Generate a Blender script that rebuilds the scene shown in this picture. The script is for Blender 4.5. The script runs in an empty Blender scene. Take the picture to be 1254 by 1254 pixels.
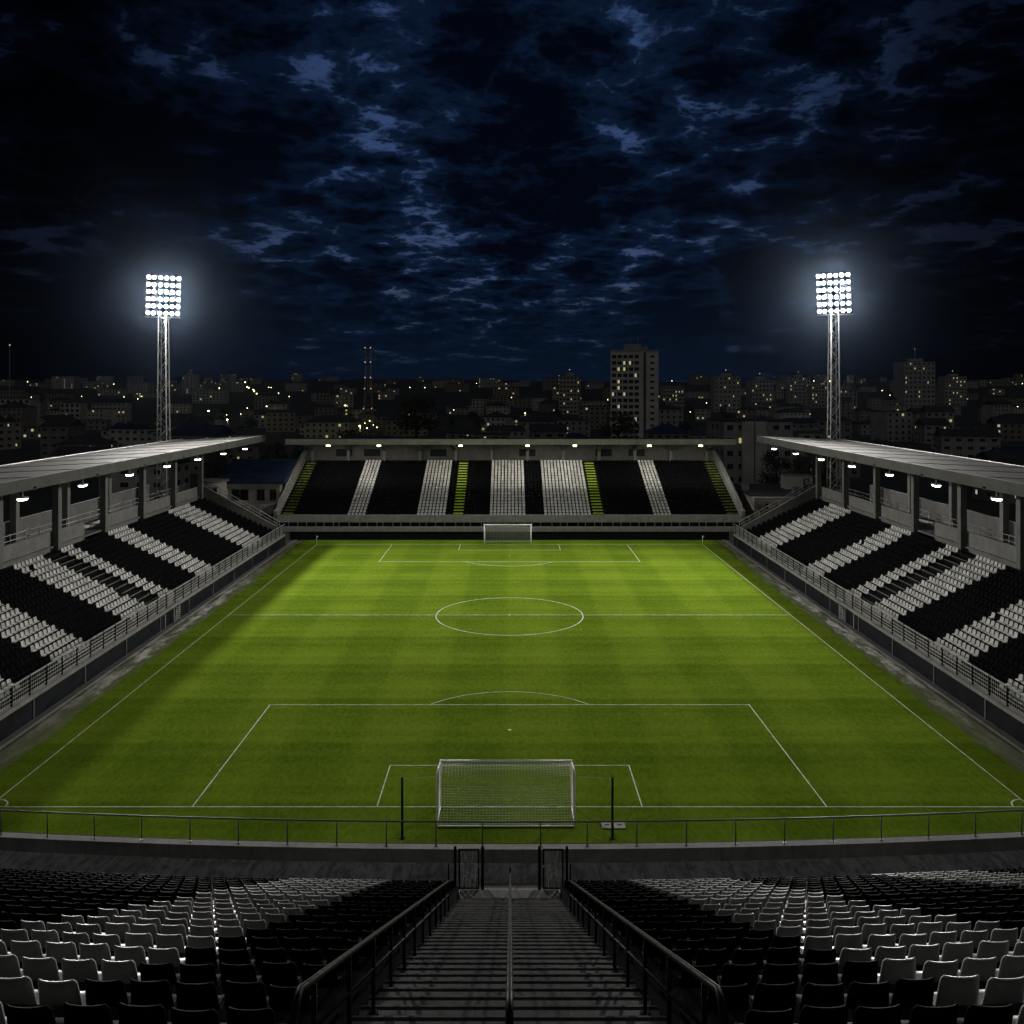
import bpy, bmesh, math, random
from mathutils import Vector, Matrix, noise as mnoise
R_ = math.radians
PI = math.pi
random.seed(7)
sc = bpy.context.scene
col = sc.collection

# ------------------------------------------------------------------ camera
CAMZ = 25.6
FPX = 1080.0            # focal length in pixels of the 1254 px photograph
cam_d = bpy.data.cameras.new('camera')
cam = bpy.data.objects.new('camera', cam_d); col.objects.link(cam)
cam.location = (0, 0, CAMZ)
cam.rotation_euler = (PI / 2, 0, 0)
cam_d.sensor_width = 36.0
cam_d.lens = 36.0 * FPX / 1254.0
cam_d.shift_x = 3.0 / 1254.0
cam_d.shift_y = -149.0 / 1254.0
cam_d.clip_start = 0.2
cam_d.clip_end = 20000
sc.camera = cam

# ------------------------------------------------------------------ exposure
sc.view_settings.view_transform = 'Standard'
sc.view_settings.look = 'None'
sc.view_settings.exposure = 0.0
sc.view_settings.gamma = 1.0

sc.cycles.max_bounces = 5
sc.cycles.diffuse_bounces = 2
sc.cycles.glossy_bounces = 2
sc.cycles.transmission_bounces = 2
sc.cycles.volume_bounces = 0
sc.cycles.adaptive_threshold = 0.02

# ------------------------------------------------------------------ light levels
FLOOD_W = 170000.0       # each mast
FLOOD_FILL_W = 115000.0      # wide spill of the same lamps
LAMP_W = 1300.0
FAR_LAMP_W = 2600.0           # each lamp under a roof
SKY_GAIN = 1.0
HAZE = 0.000022

# ------------------------------------------------------------------ sky: dusk sky with broken cloud
world = bpy.data.worlds.new('World'); sc.world = world
world.use_nodes = True
nt = world.node_tree; nt.nodes.clear()
def N(tree, typ, **kw):
    n = tree.nodes.new(typ)
    for k, v in kw.items():
        setattr(n, k, v)
    return n
def mathn(tree, op, a, b=None, c=None, clamp=False):
    n = tree.nodes.new('ShaderNodeMath'); n.operation = op; n.use_clamp = clamp
    for i, v in enumerate((a, b, c)):
        if v is None: continue
        if isinstance(v, (int, float)): n.inputs[i].default_value = v
        else: tree.links.new(v, n.inputs[i])
    return n.outputs[0]
def maprange(tree, v, a, b, c, d, smooth=True):
    n = tree.nodes.new('ShaderNodeMapRange')
    n.interpolation_type = 'SMOOTHSTEP' if smooth else 'LINEAR'
    tree.links.new(v, n.inputs[0])
    for i, x in enumerate((a, b, c, d)): n.inputs[i + 1].default_value = x
    return n.outputs[0]
def mixc(tree, f, a, b, blend='MIX'):
    n = tree.nodes.new('ShaderNodeMix'); n.data_type = 'RGBA'; n.blend_type = blend
    for sock, v in ((n.inputs[0], f), (n.inputs[6], a), (n.inputs[7], b)):
        if isinstance(v, (int, float)): sock.default_value = v
        elif isinstance(v, tuple): sock.default_value = v + (1.0,) if len(v) == 3 else v
        else: tree.links.new(v, sock)
    return n.outputs[2]
def noise(tree, vec, scale, detail=4, rough=0.5, lac=2.0, dist=0.0, typ=None):
    n = tree.nodes.new('ShaderNodeTexNoise')
    n.inputs['Scale'].default_value = scale; n.inputs['Detail'].default_value = detail
    n.inputs['Roughness'].default_value = rough; n.inputs['Lacunarity'].default_value = lac
    n.inputs['Distortion'].default_value = dist
    if vec is not None: tree.links.new(vec, n.inputs['Vector'])
    return n.outputs['Fac']

PK, VS, GA = 1.45, 6.5, 0.18
tc = N(nt, 'ShaderNodeTexCoord')
sep = N(nt, 'ShaderNodeSeparateXYZ'); nt.links.new(tc.outputs['Generated'], sep.inputs[0])
dx, dy, dz = sep.outputs
den = mathn(nt, 'ADD', mathn(nt, 'MAXIMUM', dz, 0.0), 0.17)
px = mathn(nt, 'DIVIDE', dx, den); py = mathn(nt, 'DIVIDE', dy, den)
comb = N(nt, 'ShaderNodeCombineXYZ')
nt.links.new(px, comb.inputs[0]); nt.links.new(py, comb.inputs[1]); comb.inputs[2].default_value = 3.7
cl1 = noise(nt, comb.outputs[0], 3.0, 12, 0.66, 2.15, 0.1)
rotv = N(nt, 'ShaderNodeMapping'); rotv.inputs['Rotation'].default_value = (0, 0, R_(28)); rotv.inputs['Scale'].default_value = (1.0, 0.6, 1.0)
nt.links.new(comb.outputs[0], rotv.inputs[0])
cl2 = noise(nt, rotv.outputs[0], 1.1, 4, 0.55)
nz = N(nt, 'ShaderNodeTexNoise'); nz.inputs['Scale'].default_value = 4.0; nz.inputs['Detail'].default_value = 6.0; nz.inputs['Roughness'].default_value = 0.6
nt.links.new(comb.outputs[0], nz.inputs['Vector'])
vs_ = N(nt, 'ShaderNodeVectorMath'); vs_.operation = 'SCALE'; vs_.inputs['Scale'].default_value = 0.22; nt.links.new(nz.outputs['Color'], vs_.inputs[0])
vm = N(nt, 'ShaderNodeVectorMath'); vm.operation = 'ADD'; nt.links.new(comb.outputs[0], vm.inputs[0]); nt.links.new(vs_.outputs[0], vm.inputs[1])
vor = N(nt, 'ShaderNodeTexVoronoi'); vor.feature = 'F1'; vor.inputs['Scale'].default_value = VS
vor.inputs['Detail'].default_value = 3.0; vor.inputs['Roughness'].default_value = 0.6; vor.inputs['Lacunarity'].default_value = 2.3
vor.normalize = True
nt.links.new(vm.outputs[0], vor.inputs['Vector'])
puff = vor.outputs['Distance']                    # dark rounded lumps, bright seams between them
fil = mathn(nt, 'MULTIPLY', mathn(nt, 'ABSOLUTE', mathn(nt, 'SUBTRACT', cl2, 0.5)), 2.2)      # breaks run in long threads
light = mathn(nt, 'ADD', mathn(nt, 'MULTIPLY', mathn(nt, 'SUBTRACT', puff, 0.26), PK), mathn(nt, 'MULTIPLY', mathn(nt, 'SUBTRACT', 0.5, cl1), 0.75))
light = mathn(nt, 'ADD', light, mathn(nt, 'MULTIPLY', mathn(nt, 'SUBTRACT', 0.22, fil), 0.72))
light = mathn(nt, 'ADD', light, mathn(nt, 'ADD', -0.03, maprange(nt, dz, 0.17, 0.03, 0.0, -0.06)))
gap = maprange(nt, light, GA, GA + 0.16, 0.0, 1.0)                 # 1 where the sky shows between clouds
rim = maprange(nt, light, GA - 0.26, GA + 0.04, 0.0, 1.0)                   # thinner cloud lets more dusk light through
sky = N(nt, 'ShaderNodeTexSky'); sky.sky_type = 'NISHITA'; sky.sun_disc = False
sky.sun_elevation = R_(-4.0); sky.sun_rotation = R_(10.0)
# dusk glow is strongest straight ahead and fades to the sides and overhead
az = mathn(nt, 'DIVIDE', dx, mathn(nt, 'ADD', mathn(nt, 'ABSOLUTE', dy), 0.05))
side = maprange(nt, mathn(nt, 'ABSOLUTE', az), 0.10, 0.50, 1.0, 0.10)
skyc = mixc(nt, 0.06, (0.026, 0.053, 0.142), sky.outputs[0])
warm = maprange(nt, dz, 0.05, 0.24, 1.0, 0.0)
skyc = mixc(nt, mathn(nt, 'MULTIPLY', warm, 0.4), skyc, (0.058, 0.068, 0.105))
cldc = mixc(nt, rim, (0.0006, 0.0016, 0.0050), (0.0032, 0.0092, 0.0270))
low = maprange(nt, dz, 0.0, 0.15, 0.9, 0.0)
c0 = mixc(nt, gap, cldc, skyc)
c0 = mixc(nt, low, c0, (0.0024, 0.0066, 0.0165))
sidec = N(nt, 'ShaderNodeCombineXYZ')
for i in range(3): nt.links.new(side, sidec.inputs[i])
c1 = mixc(nt, 1.0, c0, sidec.outputs[0], 'MULTIPLY')
# grey glow added to the sky behind and above the camera as fill light
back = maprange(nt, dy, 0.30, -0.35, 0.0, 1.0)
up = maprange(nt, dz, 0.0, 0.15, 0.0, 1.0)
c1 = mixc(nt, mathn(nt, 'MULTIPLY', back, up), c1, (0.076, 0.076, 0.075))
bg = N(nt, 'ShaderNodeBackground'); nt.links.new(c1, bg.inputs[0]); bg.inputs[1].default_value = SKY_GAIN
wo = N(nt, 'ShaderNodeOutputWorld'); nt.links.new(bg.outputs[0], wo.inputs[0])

# ------------------------------------------------------------------ mesh helpers
class MB:
    def __init__(s): s.v = []; s.f = []; s.m = []; s.sm = []
    def face(s, idx, m=0, sm=False): s.f.append(tuple(idx)); s.m.append(m); s.sm.append(sm)
    def poly(s, pts, m=0, sm=False):
        b = len(s.v); s.v += [tuple(p) for p in pts]; s.face(range(b, b + len(pts)), m, sm)
    def box(s, x0, y0, z0, x1, y1, z1, m=0):
        if x0 > x1: x0, x1 = x1, x0
        if y0 > y1: y0, y1 = y1, y0
        if z0 > z1: z0, z1 = z1, z0
        b = len(s.v)
        s.v += [(x0,y0,z0),(x1,y0,z0),(x1,y1,z0),(x0,y1,z0),(x0,y0,z1),(x1,y0,z1),(x1,y1,z1),(x0,y1,z1)]
        for q in ((3,2,1,0),(4,5,6,7),(0,1,5,4),(1,2,6,5),(2,3,7,6),(3,0,4,7)): s.face([b+i for i in q], m)
    def hexa(s, p, m=0):            # eight points, bottom ring then top ring
        b = len(s.v); s.v += [tuple(q) for q in p]
        for q in ((3,2,1,0),(4,5,6,7),(0,1,5,4),(1,2,6,5),(2,3,7,6),(3,0,4,7)): s.face([b+i for i in q], m)
    def prism(s, prof, axis, a, b_, m=0):   # closed profile swept straight along an axis
        def P(u, w, t): return (t, u, w) if axis == 'x' else ((u, t, w) if axis == 'y' else (u, w, t))
        n = len(prof); b = len(s.v)
        s.v += [P(u, w, a) for u, w in prof] + [P(u, w, b_) for u, w in prof]
        for i in range(n):
            j = (i + 1) % n; s.face((b+i, b+j, b+n+j, b+n+i), m)
        s.face([b+i for i in range(n)][::-1], m); s.face([b+n+i for i in range(n)], m)
    def tube(s, pts, r, seg=6, m=0, r2=None, cap=True, sm=True):
        pts = [Vector(p) for p in pts]; n = len(pts); b = len(s.v)
        for i, p in enumerate(pts):
            if i == 0: t = pts[1] - p
            elif i == n - 1: t = p - pts[i-1]
            else: t = (pts[i+1] - p).normalized() + (p - pts[i-1]).normalized()
            t.normalize()
            up = Vector((0,0,1)) if abs(t.z) < 0.95 else Vector((1,0,0))
            a = t.cross(up).normalized(); c = a.cross(t).normalized()
            rr = r if r2 is None else r + (r2 - r) * i / (n - 1)
            for k in range(seg):
                g = 2 * PI * (k + 0.5) / seg
                s.v.append(tuple(p + a * (rr * math.cos(g)) + c * (rr * math.sin(g))))
        for i in range(n - 1):
            for k in range(seg):
                l = (k + 1) % seg
                s.face((b+i*seg+k, b+i*seg+l, b+(i+1)*seg+l, b+(i+1)*seg+k), m, sm)
        if cap:
            s.face([b+k for k in range(seg)][::-1], m); s.face([b+(n-1)*seg+k for k in range(seg)], m)
    def grid(s, P, m=0, sm=True):   # rows of points
        b = len(s.v); nr = len(P); nc = len(P[0])
        for r in P: s.v += [tuple(p) for p in r]
        for i in range(nr-1):
            for j in range(nc-1):
                s.face((b+i*nc+j, b+i*nc+j+1, b+(i+1)*nc+j+1, b+(i+1)*nc+j), m, sm)
    def mesh(s, name, mats, recalc=True):
        me = bpy.data.meshes.new(name)
        me.from_pydata(s.v, [], s.f)
        if not isinstance(mats, (list, tuple)): mats = [mats]
        for m in mats: me.materials.append(m)
        me.polygons.foreach_set('material_index', s.m)
        me.polygons.foreach_set('use_smooth', s.sm)
        if recalc:
            bm = bmesh.new(); bm.from_mesh(me); bmesh.ops.recalc_face_normals(bm, faces=bm.faces); bm.to_mesh(me); bm.free()
        me.update()
        return me
    def build(s, name, mats, parent=None, recalc=True, loc=None):
        o = bpy.data.objects.new(name, s.mesh(name, mats, recalc)); col.objects.link(o)
        if loc: o.location = loc
        if parent: o.parent = parent
        return o
def place(name, me, parent=None, loc=(0,0,0), rz=0.0):
    o = bpy.data.objects.new(name, me); col.objects.link(o); o.location = loc; o.rotation_euler[2] = rz
    if parent: o.parent = parent
    return o
def thing(name, label, cat, loc=(0,0,0), rz=0.0, group=None):
    o = bpy.data.objects.new(name, None); col.objects.link(o)
    o.empty_display_size = 0.2
    o.location = loc; o.rotation_euler[2] = rz
    o['label'] = label; o['category'] = cat
    if group: o['group'] = group
    return o
def tag(o, label=None, cat=None, group=None, kind=None):
    for k, v in (('label', label), ('category', cat), ('group', group), ('kind', kind)):
        if v: o[k] = v
    return o
def copy_tree(o, parent=None):
    c = o.copy(); col.objects.link(c)
    if parent: c.parent = parent
    for ch in o.children: copy_tree(ch, c)
    return c
ORD = ['zeroth','first','second','third','fourth','fifth','sixth','seventh','eighth','ninth','tenth','eleventh','twelfth','thirteenth',
       'fourteenth','fifteenth','sixteenth','seventeenth','eighteenth','nineteenth','twentieth']
ORD += ['twenty-' + ORD[i] for i in range(1, 10)] + ['thirtieth'] + ['thirty-' + ORD[i] for i in range(1, 10)]
CNT = ['no','one','two','three','four','five','six','seven','eight','nine','ten','eleven','twelve']

# ------------------------------------------------------------------ materials
MATS = {}
def newmat(name):
    m = bpy.data.materials.new(name); m.use_nodes = True
    t = m.node_tree; b = t.nodes['Principled BSDF']; MATS[name] = m
    return m, t, b
def objco(t):
    return t.nodes.new('ShaderNodeTexCoord').outputs['Object']
def scaled(t, vec, s):
    n = t.nodes.new('ShaderNodeVectorMath'); n.operation = 'MULTIPLY'; t.links.new(vec, n.inputs[0]); n.inputs[1].default_value = s
    return n.outputs[0]
def bump(t, b, h, strength, dist):
    n = t.nodes.new('ShaderNodeBump'); n.inputs['Strength'].default_value = strength; n.inputs['Distance'].default_value = dist
    t.links.new(h, n.inputs['Height']); t.links.new(n.outputs[0], b.inputs['Normal'])
def plain(name, c, rough=0.5, metal=0.0, var=0.25, scale=3.0, spec=0.5):
    m, t, b = newmat(name)
    co = objco(t); n = noise(t, co, scale, 5, 0.6)
    f = maprange(t, n, 0.3, 0.7, 0.0, 1.0)
    t.links.new(mixc(t, f, tuple(x * (1 - var) for x in c), tuple(min(1, x * (1 + var)) for x in c)), b.inputs['Base Color'])
    t.links.new(maprange(t, n, 0.3, 0.7, max(0.05, rough - 0.12), min(1, rough + 0.12)), b.inputs['Roughness'])
    b.inputs['Metallic'].default_value = metal
    b.inputs['Specular IOR Level'].default_value = spec
    return m
def concrete(name, c, stain=0.6, scale=1.0):
    m, t, b = newmat(name)
    co = objco(t)
    n1 = noise(t, co, 0.7 * scale, 6, 0.65)
    n2 = noise(t, scaled(t, co, (1.6, 1.6, 0.12)), 2.2 * scale, 5, 0.7)       # run-off streaks
    n3 = noise(t, co, 14.0 * scale, 4, 0.6)
    f = maprange(t, n1, 0.3, 0.72, 0, 1)
    a = mixc(t, f, tuple(x * 0.62 for x in c), c)
    st = maprange(t, n2, 0.52, 0.74, 0, stain)
    a = mixc(t, st, a, tuple(x * 0.22 for x in c))
    a = mixc(t, maprange(t, n3, 0.35, 0.7, 0.0, 0.35), a, tuple(min(1, x * 1.25) for x in c))
    t.links.new(a, b.inputs['Base Color'])
    b.inputs['Roughness'].default_value = 0.85
    bump(t, b, n3, 0.35, 0.02)
    return m
def emit(name, c, s):
    m, t, b = newmat(name)
    b.inputs['Base Color'].default_value = c + (1,)
    b.inputs['Emission Color'].default_value = c + (1,)
    b.inputs['Emission Strength'].default_value = s
    return m

M_conc = concrete('concrete', (0.165, 0.162, 0.155))
M_par = concrete('parapet_concrete', (0.27, 0.265, 0.255), 0.75, 1.6)
M_rail_g = plain('weathered_rail_steel', (0.11, 0.11, 0.11), 0.45, 0.2, 0.2, 3, 0.4)
M_conc_l = concrete('pale_concrete', (0.235, 0.23, 0.215), 0.5)
M_conc_d = concrete('dark_concrete', (0.13, 0.13, 0.127), 0.6)
M_fasc = concrete('weathered_fascia', (0.085, 0.083, 0.078), 0.7)
M_pfas = concrete('pale_fascia', (0.5, 0.49, 0.46), 0.5)
M_terr = concrete('terrace_concrete', (0.030, 0.030, 0.032), 0.5)
M_terrd = concrete('black_painted_terrace', (0.012, 0.012, 0.013), 0.5)
M_black = plain('black_plastic', (0.0026, 0.0028, 0.0033), 0.55, 0, 0.3, 2.0, 0.12)
M_white = plain('white_plastic', (0.55, 0.55, 0.53), 0.36, 0, 0.22, 0.9)
def seat_dirt(m):
    t = m.node_tree; b = t.nodes['Principled BSDF']
    l = b.inputs['Base Color'].links[0].from_socket
    oi = t.nodes.new('ShaderNodeObjectInfo')
    co = objco(t); n = noise(t, co, 9.0, 5, 0.7)
    r = maprange(t, oi.outputs['Random'], 0, 1, 0.72, 1.0, False)
    d = mathn(t, 'MULTIPLY', r, maprange(t, n, 0.5, 0.75, 1.0, 0.72))
    cx = N(t, 'ShaderNodeCombineXYZ')
    for i in range(3): t.links.new(d, cx.inputs[i])
    t.links.new(mixc(t, 1.0, l, cx.outputs[0], 'MULTIPLY'), b.inputs['Base Color'])
seat_dirt(M_white)
for _m, _ior, _sp in ((M_black, 1.25, 0.07), (M_terr, 1.15, 0.05), (M_terrd, 1.15, 0.05)):
    _b = _m.node_tree.nodes['Principled BSDF']; _b.inputs['IOR'].default_value = _ior; _b.inputs['Specular IOR Level'].default_value = _sp
M_navy = plain('black_painted_wall', (0.0045, 0.0055, 0.009), 0.6, 0, 0.4, 0.8, 0.15)
M_rail = plain('black_steel', (0.008, 0.008, 0.0085), 0.55, 0.0, 0.06, 3, 0.3)
for _m in (M_rail,):
    _b = _m.node_tree.nodes['Principled BSDF']; _b.inputs['IOR'].default_value = 1.22
M_galv = plain('galvanised_steel', (0.36, 0.36, 0.355), 0.45, 0.2, 0.2, 2)
M_mast = plain('mast_steel', (0.5, 0.5, 0.49), 0.5, 0.2, 0.2, 1.0)
M_whitep = plain('white_paint', (0.78, 0.78, 0.76), 0.4, 0, 0.05, 2)
M_lime = plain('lime_paint', (0.34, 0.46, 0.03), 0.6, 0, 0.25, 2)
M_lime2 = plain('worn_lime_paint', (0.13, 0.165, 0.02), 0.7, 0, 0.7, 1.2)
M_glass = plain('dark_glass', (0.01, 0.012, 0.016), 0.12, 0, 0.3, 0.6)
M_wall1 = concrete('house_render_pale', (0.50, 0.475, 0.43), 0.3, 0.3)
M_wall2 = concrete('house_render_grey', (0.36, 0.35, 0.335), 0.3, 0.3)
M_wall3 = concrete('house_render_brown', (0.24, 0.215, 0.19), 0.3, 0.3)
M_roofd = plain('dark_roof', (0.035, 0.035, 0.04), 0.7, 0, 0.4, 0.5)
M_roofb = plain('blue_roof', (0.012, 0.022, 0.058), 0.5, 0, 0.3, 0.5)
M_bark = plain('bark', (0.05, 0.04, 0.03), 0.9, 0, 0.3, 3)
M_leaf = plain('foliage', (0.035, 0.05, 0.022), 0.7, 0, 0.5, 1.5)
M_net = plain('net_cord', (0.62, 0.62, 0.60), 0.7, 0, 0.1, 5)
M_pole = plain('far_steel', (0.36, 0.36, 0.36), 0.5, 0.1, 0.2, 1)
M_lens = emit('lit_lens', (1.0, 0.97, 0.92), 24.0)
M_lens2 = emit('roof_lamp_lens', (1.0, 0.96, 0.86), 26.0)
M_lens3 = emit('yellow_lamp_lens', (1.0, 0.95, 0.55), 18.0)
M_win = emit('lit_window', (1.0, 0.86, 0.34), 0.40)
M_win2 = emit('lit_window_white', (1.0, 0.92, 0.68), 0.36)
M_street = emit('street_lamp_bulb', (1.0, 0.93, 0.38), 10.0)
M_red = emit('red_beacon', (1.0, 0.55, 0.32), 0.8)

# corrugated metal roof, ribs run down the slope
def roofmat():
    m, t, b = newmat('corrugated_roof')
    co = objco(t); s = N(t, 'ShaderNodeSeparateXYZ'); t.links.new(co, s.inputs[0])
    w = mathn(t, 'SINE', mathn(t, 'MULTIPLY', s.outputs[0], 2 * PI / 0.85))
    n1 = noise(t, scaled(t, co, (1.0, 0.06, 1.0)), 1.1, 6, 0.65)
    n2 = noise(t, co, 0.35, 5, 0.6)
    a = mixc(t, maprange(t, n1, 0.35, 0.68, 0, 1), (0.022, 0.022, 0.022), (0.12, 0.117, 0.112))
    a = mixc(t, maprange(t, n2, 0.45, 0.7, 0, 0.6), a, (0.02, 0.019, 0.018))
    t.links.new(a, b.inputs['Base Color']); b.inputs['Metallic'].default_value = 0.0
    t.links.new(maprange(t, n1, 0.3, 0.7, 0.62, 0.85), b.inputs['Roughness'])
    b.inputs['Specular IOR Level'].default_value = 0.08
    bump(t, b, w, 0.6, 0.05)
    return m
M_roof = roofmat()

# mown grass: bands across the pitch crossed by fainter bands along it
def grassmat():
    m, t, b = newmat('mown_grass')
    co = objco(t); s = N(t, 'ShaderNodeSeparateXYZ'); t.links.new(co, s.inputs[0])
    wob = noise(t, co, 0.25, 2, 0.5)
    y = mathn(t, 'ADD', s.outputs[1], mathn(t, 'MULTIPLY', wob, 0.7))
    x = mathn(t, 'ADD', s.outputs[0], mathn(t, 'MULTIPLY', wob, 0.7))
    by = maprange(t, mathn(t, 'SINE', mathn(t, 'MULTIPLY', y, 2 * PI / 9.2)), -0.35, 0.35, 0, 1)
    bx = maprange(t, mathn(t, 'SINE', mathn(t, 'MULTIPLY', x, 2 * PI / 10.6)), -0.35, 0.35, 0, 1)
    by2 = maprange(t, mathn(t, 'SINE', mathn(t, 'MULTIPLY', y, 2 * PI / 2.3)), -0.5, 0.5, 0, 1)
    n1 = noise(t, co, 0.16, 5, 0.6); n2 = noise(t, scaled(t, co, (1, 0.45, 1)), 3.2, 6, 0.75); n3 = noise(t, co, 26, 3, 0.7)
    f = mathn(t, 'ADD', mathn(t, 'MULTIPLY', by, 0.15), mathn(t, 'MULTIPLY', bx, 0.14))
    f = mathn(t, 'ADD', f, mathn(t, 'MULTIPLY', by2, 0.08))
    f = mathn(t, 'ADD', f, mathn(t, 'MULTIPLY', mathn(t, 'SUBTRACT', n1, 0.5), 0.55))
    f = mathn(t, 'ADD', f, mathn(t, 'MULTIPLY', mathn(t, 'SUBTRACT', n2, 0.5), 1.25))
    f = mathn(t, 'ADD', f, mathn(t, 'MULTIPLY', mathn(t, 'SUBTRACT', n3, 0.5), 0.9))
    f = mathn(t, 'ADD', f, 0.18, clamp=True)
    a = mixc(t, f, (0.050, 0.092, 0.006), (0.165, 0.235, 0.022))
    # worn margin outside the touchlines
    ax = mathn(t, 'ABSOLUTE', s.outputs[0])
    nn = noise(t, scaled(t, co, (1, 0.35, 1)), 0.9, 5, 0.7)
    e = mathn(t, 'ADD', ax, mathn(t, 'MULTIPLY', mathn(t, 'SUBTRACT', nn, 0.5), 4.5))
    a = mixc(t, maprange(t, e, 33.8, 35.4, 0, 0.7), a, (0.035, 0.036, 0.012))
    t.links.new(a, b.inputs['Base Color']); b.inputs['Roughness'].default_value = 0.85
    b.inputs['Specular IOR Level'].default_value = 0.0
    bump(t, b, mathn(t, 'ADD', n2, mathn(t, 'MULTIPLY', n3, 0.6)), 0.55, 0.12)
    return m
M_grass = grassmat()
def stripmat():
    m, t, b = newmat('worn_concrete_strip')
    co = objco(t)
    n1 = noise(t, scaled(t, co, (1, 0.25, 1)), 1.1, 6, 0.7); n2 = noise(t, co, 5, 5, 0.7)
    a = mixc(t, maprange(t, n1, 0.40, 0.62, 0, 1), (0.05, 0.055, 0.025), (0.42, 0.41, 0.39))
    a = mixc(t, maprange(t, n2, 0.45, 0.65, 0, 0.6), a, (0.05, 0.055, 0.025))
    sx_ = N(t, 'ShaderNodeSeparateXYZ'); t.links.new(co, sx_.inputs[0])
    n3 = noise(t, scaled(t, co, (1, 0.5, 1)), 0.8, 6, 0.75)
    e = mathn(t, 'ADD', mathn(t, 'ABSOLUTE', sx_.outputs[0]), mathn(t, 'MULTIPLY', mathn(t, 'SUBTRACT', n3, 0.5), 4.0))
    yy = mathn(t, 'ABSOLUTE', mathn(t, 'SUBTRACT', sx_.outputs[1], 96.0))
    a = mixc(t, mathn(t, 'MULTIPLY', maprange(t, yy, 8.0, 34.0, 0, 1), maprange(t, n3, 0.36, 0.5, 0.55, 1.0)), a, (0.055, 0.06, 0.022))
    a = mixc(t, maprange(t, e, 34.7, 35.1, 1, 0), a, (0.05, 0.07, 0.006))
    t.links.new(a, b.inputs['Base Color']); t.links.new(maprange(t, n1, 0.4, 0.65, 0.9, 0.55), b.inputs['Roughness'])
    bump(t, b, n2, 0.5, 0.03)
    return m
M_strip = stripmat()
def stairmat():
    m, t, b = newmat('stair_stone')
    co = objco(t); br = t.nodes.new('ShaderNodeTexBrick')
    t.links.new(co, br.inputs['Vector']); br.inputs['Scale'].default_value = 1.0
    br.inputs['Brick Width'].default_value = 1.25; br.inputs['Row Height'].default_value = 0.725
    br.inputs['Mortar Size'].default_value = 0.012; br.offset = 0.37
    br.inputs['Color1'].default_value = (0.070, 0.069, 0.066, 1); br.inputs['Color2'].default_value = (0.115, 0.112, 0.107, 1)
    br.inputs['Mortar'].default_value = (0.02, 0.02, 0.02, 1)
    n1 = noise(t, co, 2.3, 6, 0.7)
    a = mixc(t, maprange(t, n1, 0.4, 0.65, 0, 0.75), br.outputs[0], (0.022, 0.0215, 0.02))
    t.links.new(a, b.inputs['Base Color']); t.links.new(maprange(t, n1, 0.35, 0.65, 0.45, 0.8), b.inputs['Roughness'])
    bump(t, b, n1, 0.4, 0.02)
    return m
M_stair = stairmat()
def walkmat():
    m, t, b = newmat('walkway_paving')
    co = objco(t); br = t.nodes.new('ShaderNodeTexBrick')
    t.links.new(co, br.inputs['Vector']); br.inputs['Scale'].default_value = 1.0
    br.inputs['Brick Width'].default_value = 1.9; br.inputs['Row Height'].default_value = 6.0
    br.inputs['Mortar Size'].default_value = 0.012; br.offset = 0.0
    br.inputs['Color1'].default_value = (0.5, 0.495, 0.48, 1); br.inputs['Color2'].default_value = (0.6, 0.59, 0.57, 1)
    br.inputs['Mortar'].default_value = (0.03, 0.03, 0.03, 1)
    n1 = noise(t, scaled(t, co, (2.2, 0.8, 1)), 1.6, 8, 0.75)
    a = mixc(t, maprange(t, n1, 0.40, 0.66, 0, 0.85), br.outputs[0], (0.15, 0.147, 0.14))
    t.links.new(a, b.inputs['Base Color']); b.inputs['Roughness'].default_value = 0.7
    bump(t, b, n1, 0.3, 0.02)
    return m
M_walk = walkmat()
def groundmat():
    m, t, b = newmat('town_ground')
    co = objco(t); n1 = noise(t, co, 0.02, 6, 0.6); n2 = noise(t, co, 0.3, 5, 0.6)
    a = mixc(t, maprange(t, n1, 0.4, 0.6, 0, 1), (0.022, 0.026, 0.016), (0.05, 0.048, 0.044))
    a = mixc(t, maprange(t, n2, 0.4, 0.7, 0, 0.5), a, (0.02, 0.024, 0.014))
    t.links.new(a, b.inputs['Base Color']); b.inputs['Roughness'].default_value = 0.9
    return m
M_ground = groundmat()

# ------------------------------------------------------------------ ground, hills, pitch
def hz(x, y):
    t = max(0.0, y - 650.0)
    z = 0.026 * t * (1.0 if y < 2300 else 1.0)
    z += (10.0 * mnoise.noise(Vector((x * 0.0016, y * 0.0012, 2.0))) + 3.5 * mnoise.noise(Vector((x * 0.006, y * 0.004, 5.0)))) * min(1.0, t / 900.0)
    return z
mb = MB()
ys = [-120, 0, 100, 200, 300, 420, 560, 650] + [650 + 90 * i for i in range(1, 25)]
ys += [3000, 3400, 4500, 6500]
xs = [-5200 + 104 * i for i in range(101)]
def hz2(x, y):
    if y <= 2810: return hz(x, y)
    return hz(x, 2810) - (y - 2810) * 0.02
mb.grid([[(x, y, hz2(x, y) - 0.02) for x in xs] for y in ys], 0, True)
tag(mb.build('ground', M_ground), kind='structure')

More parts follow.
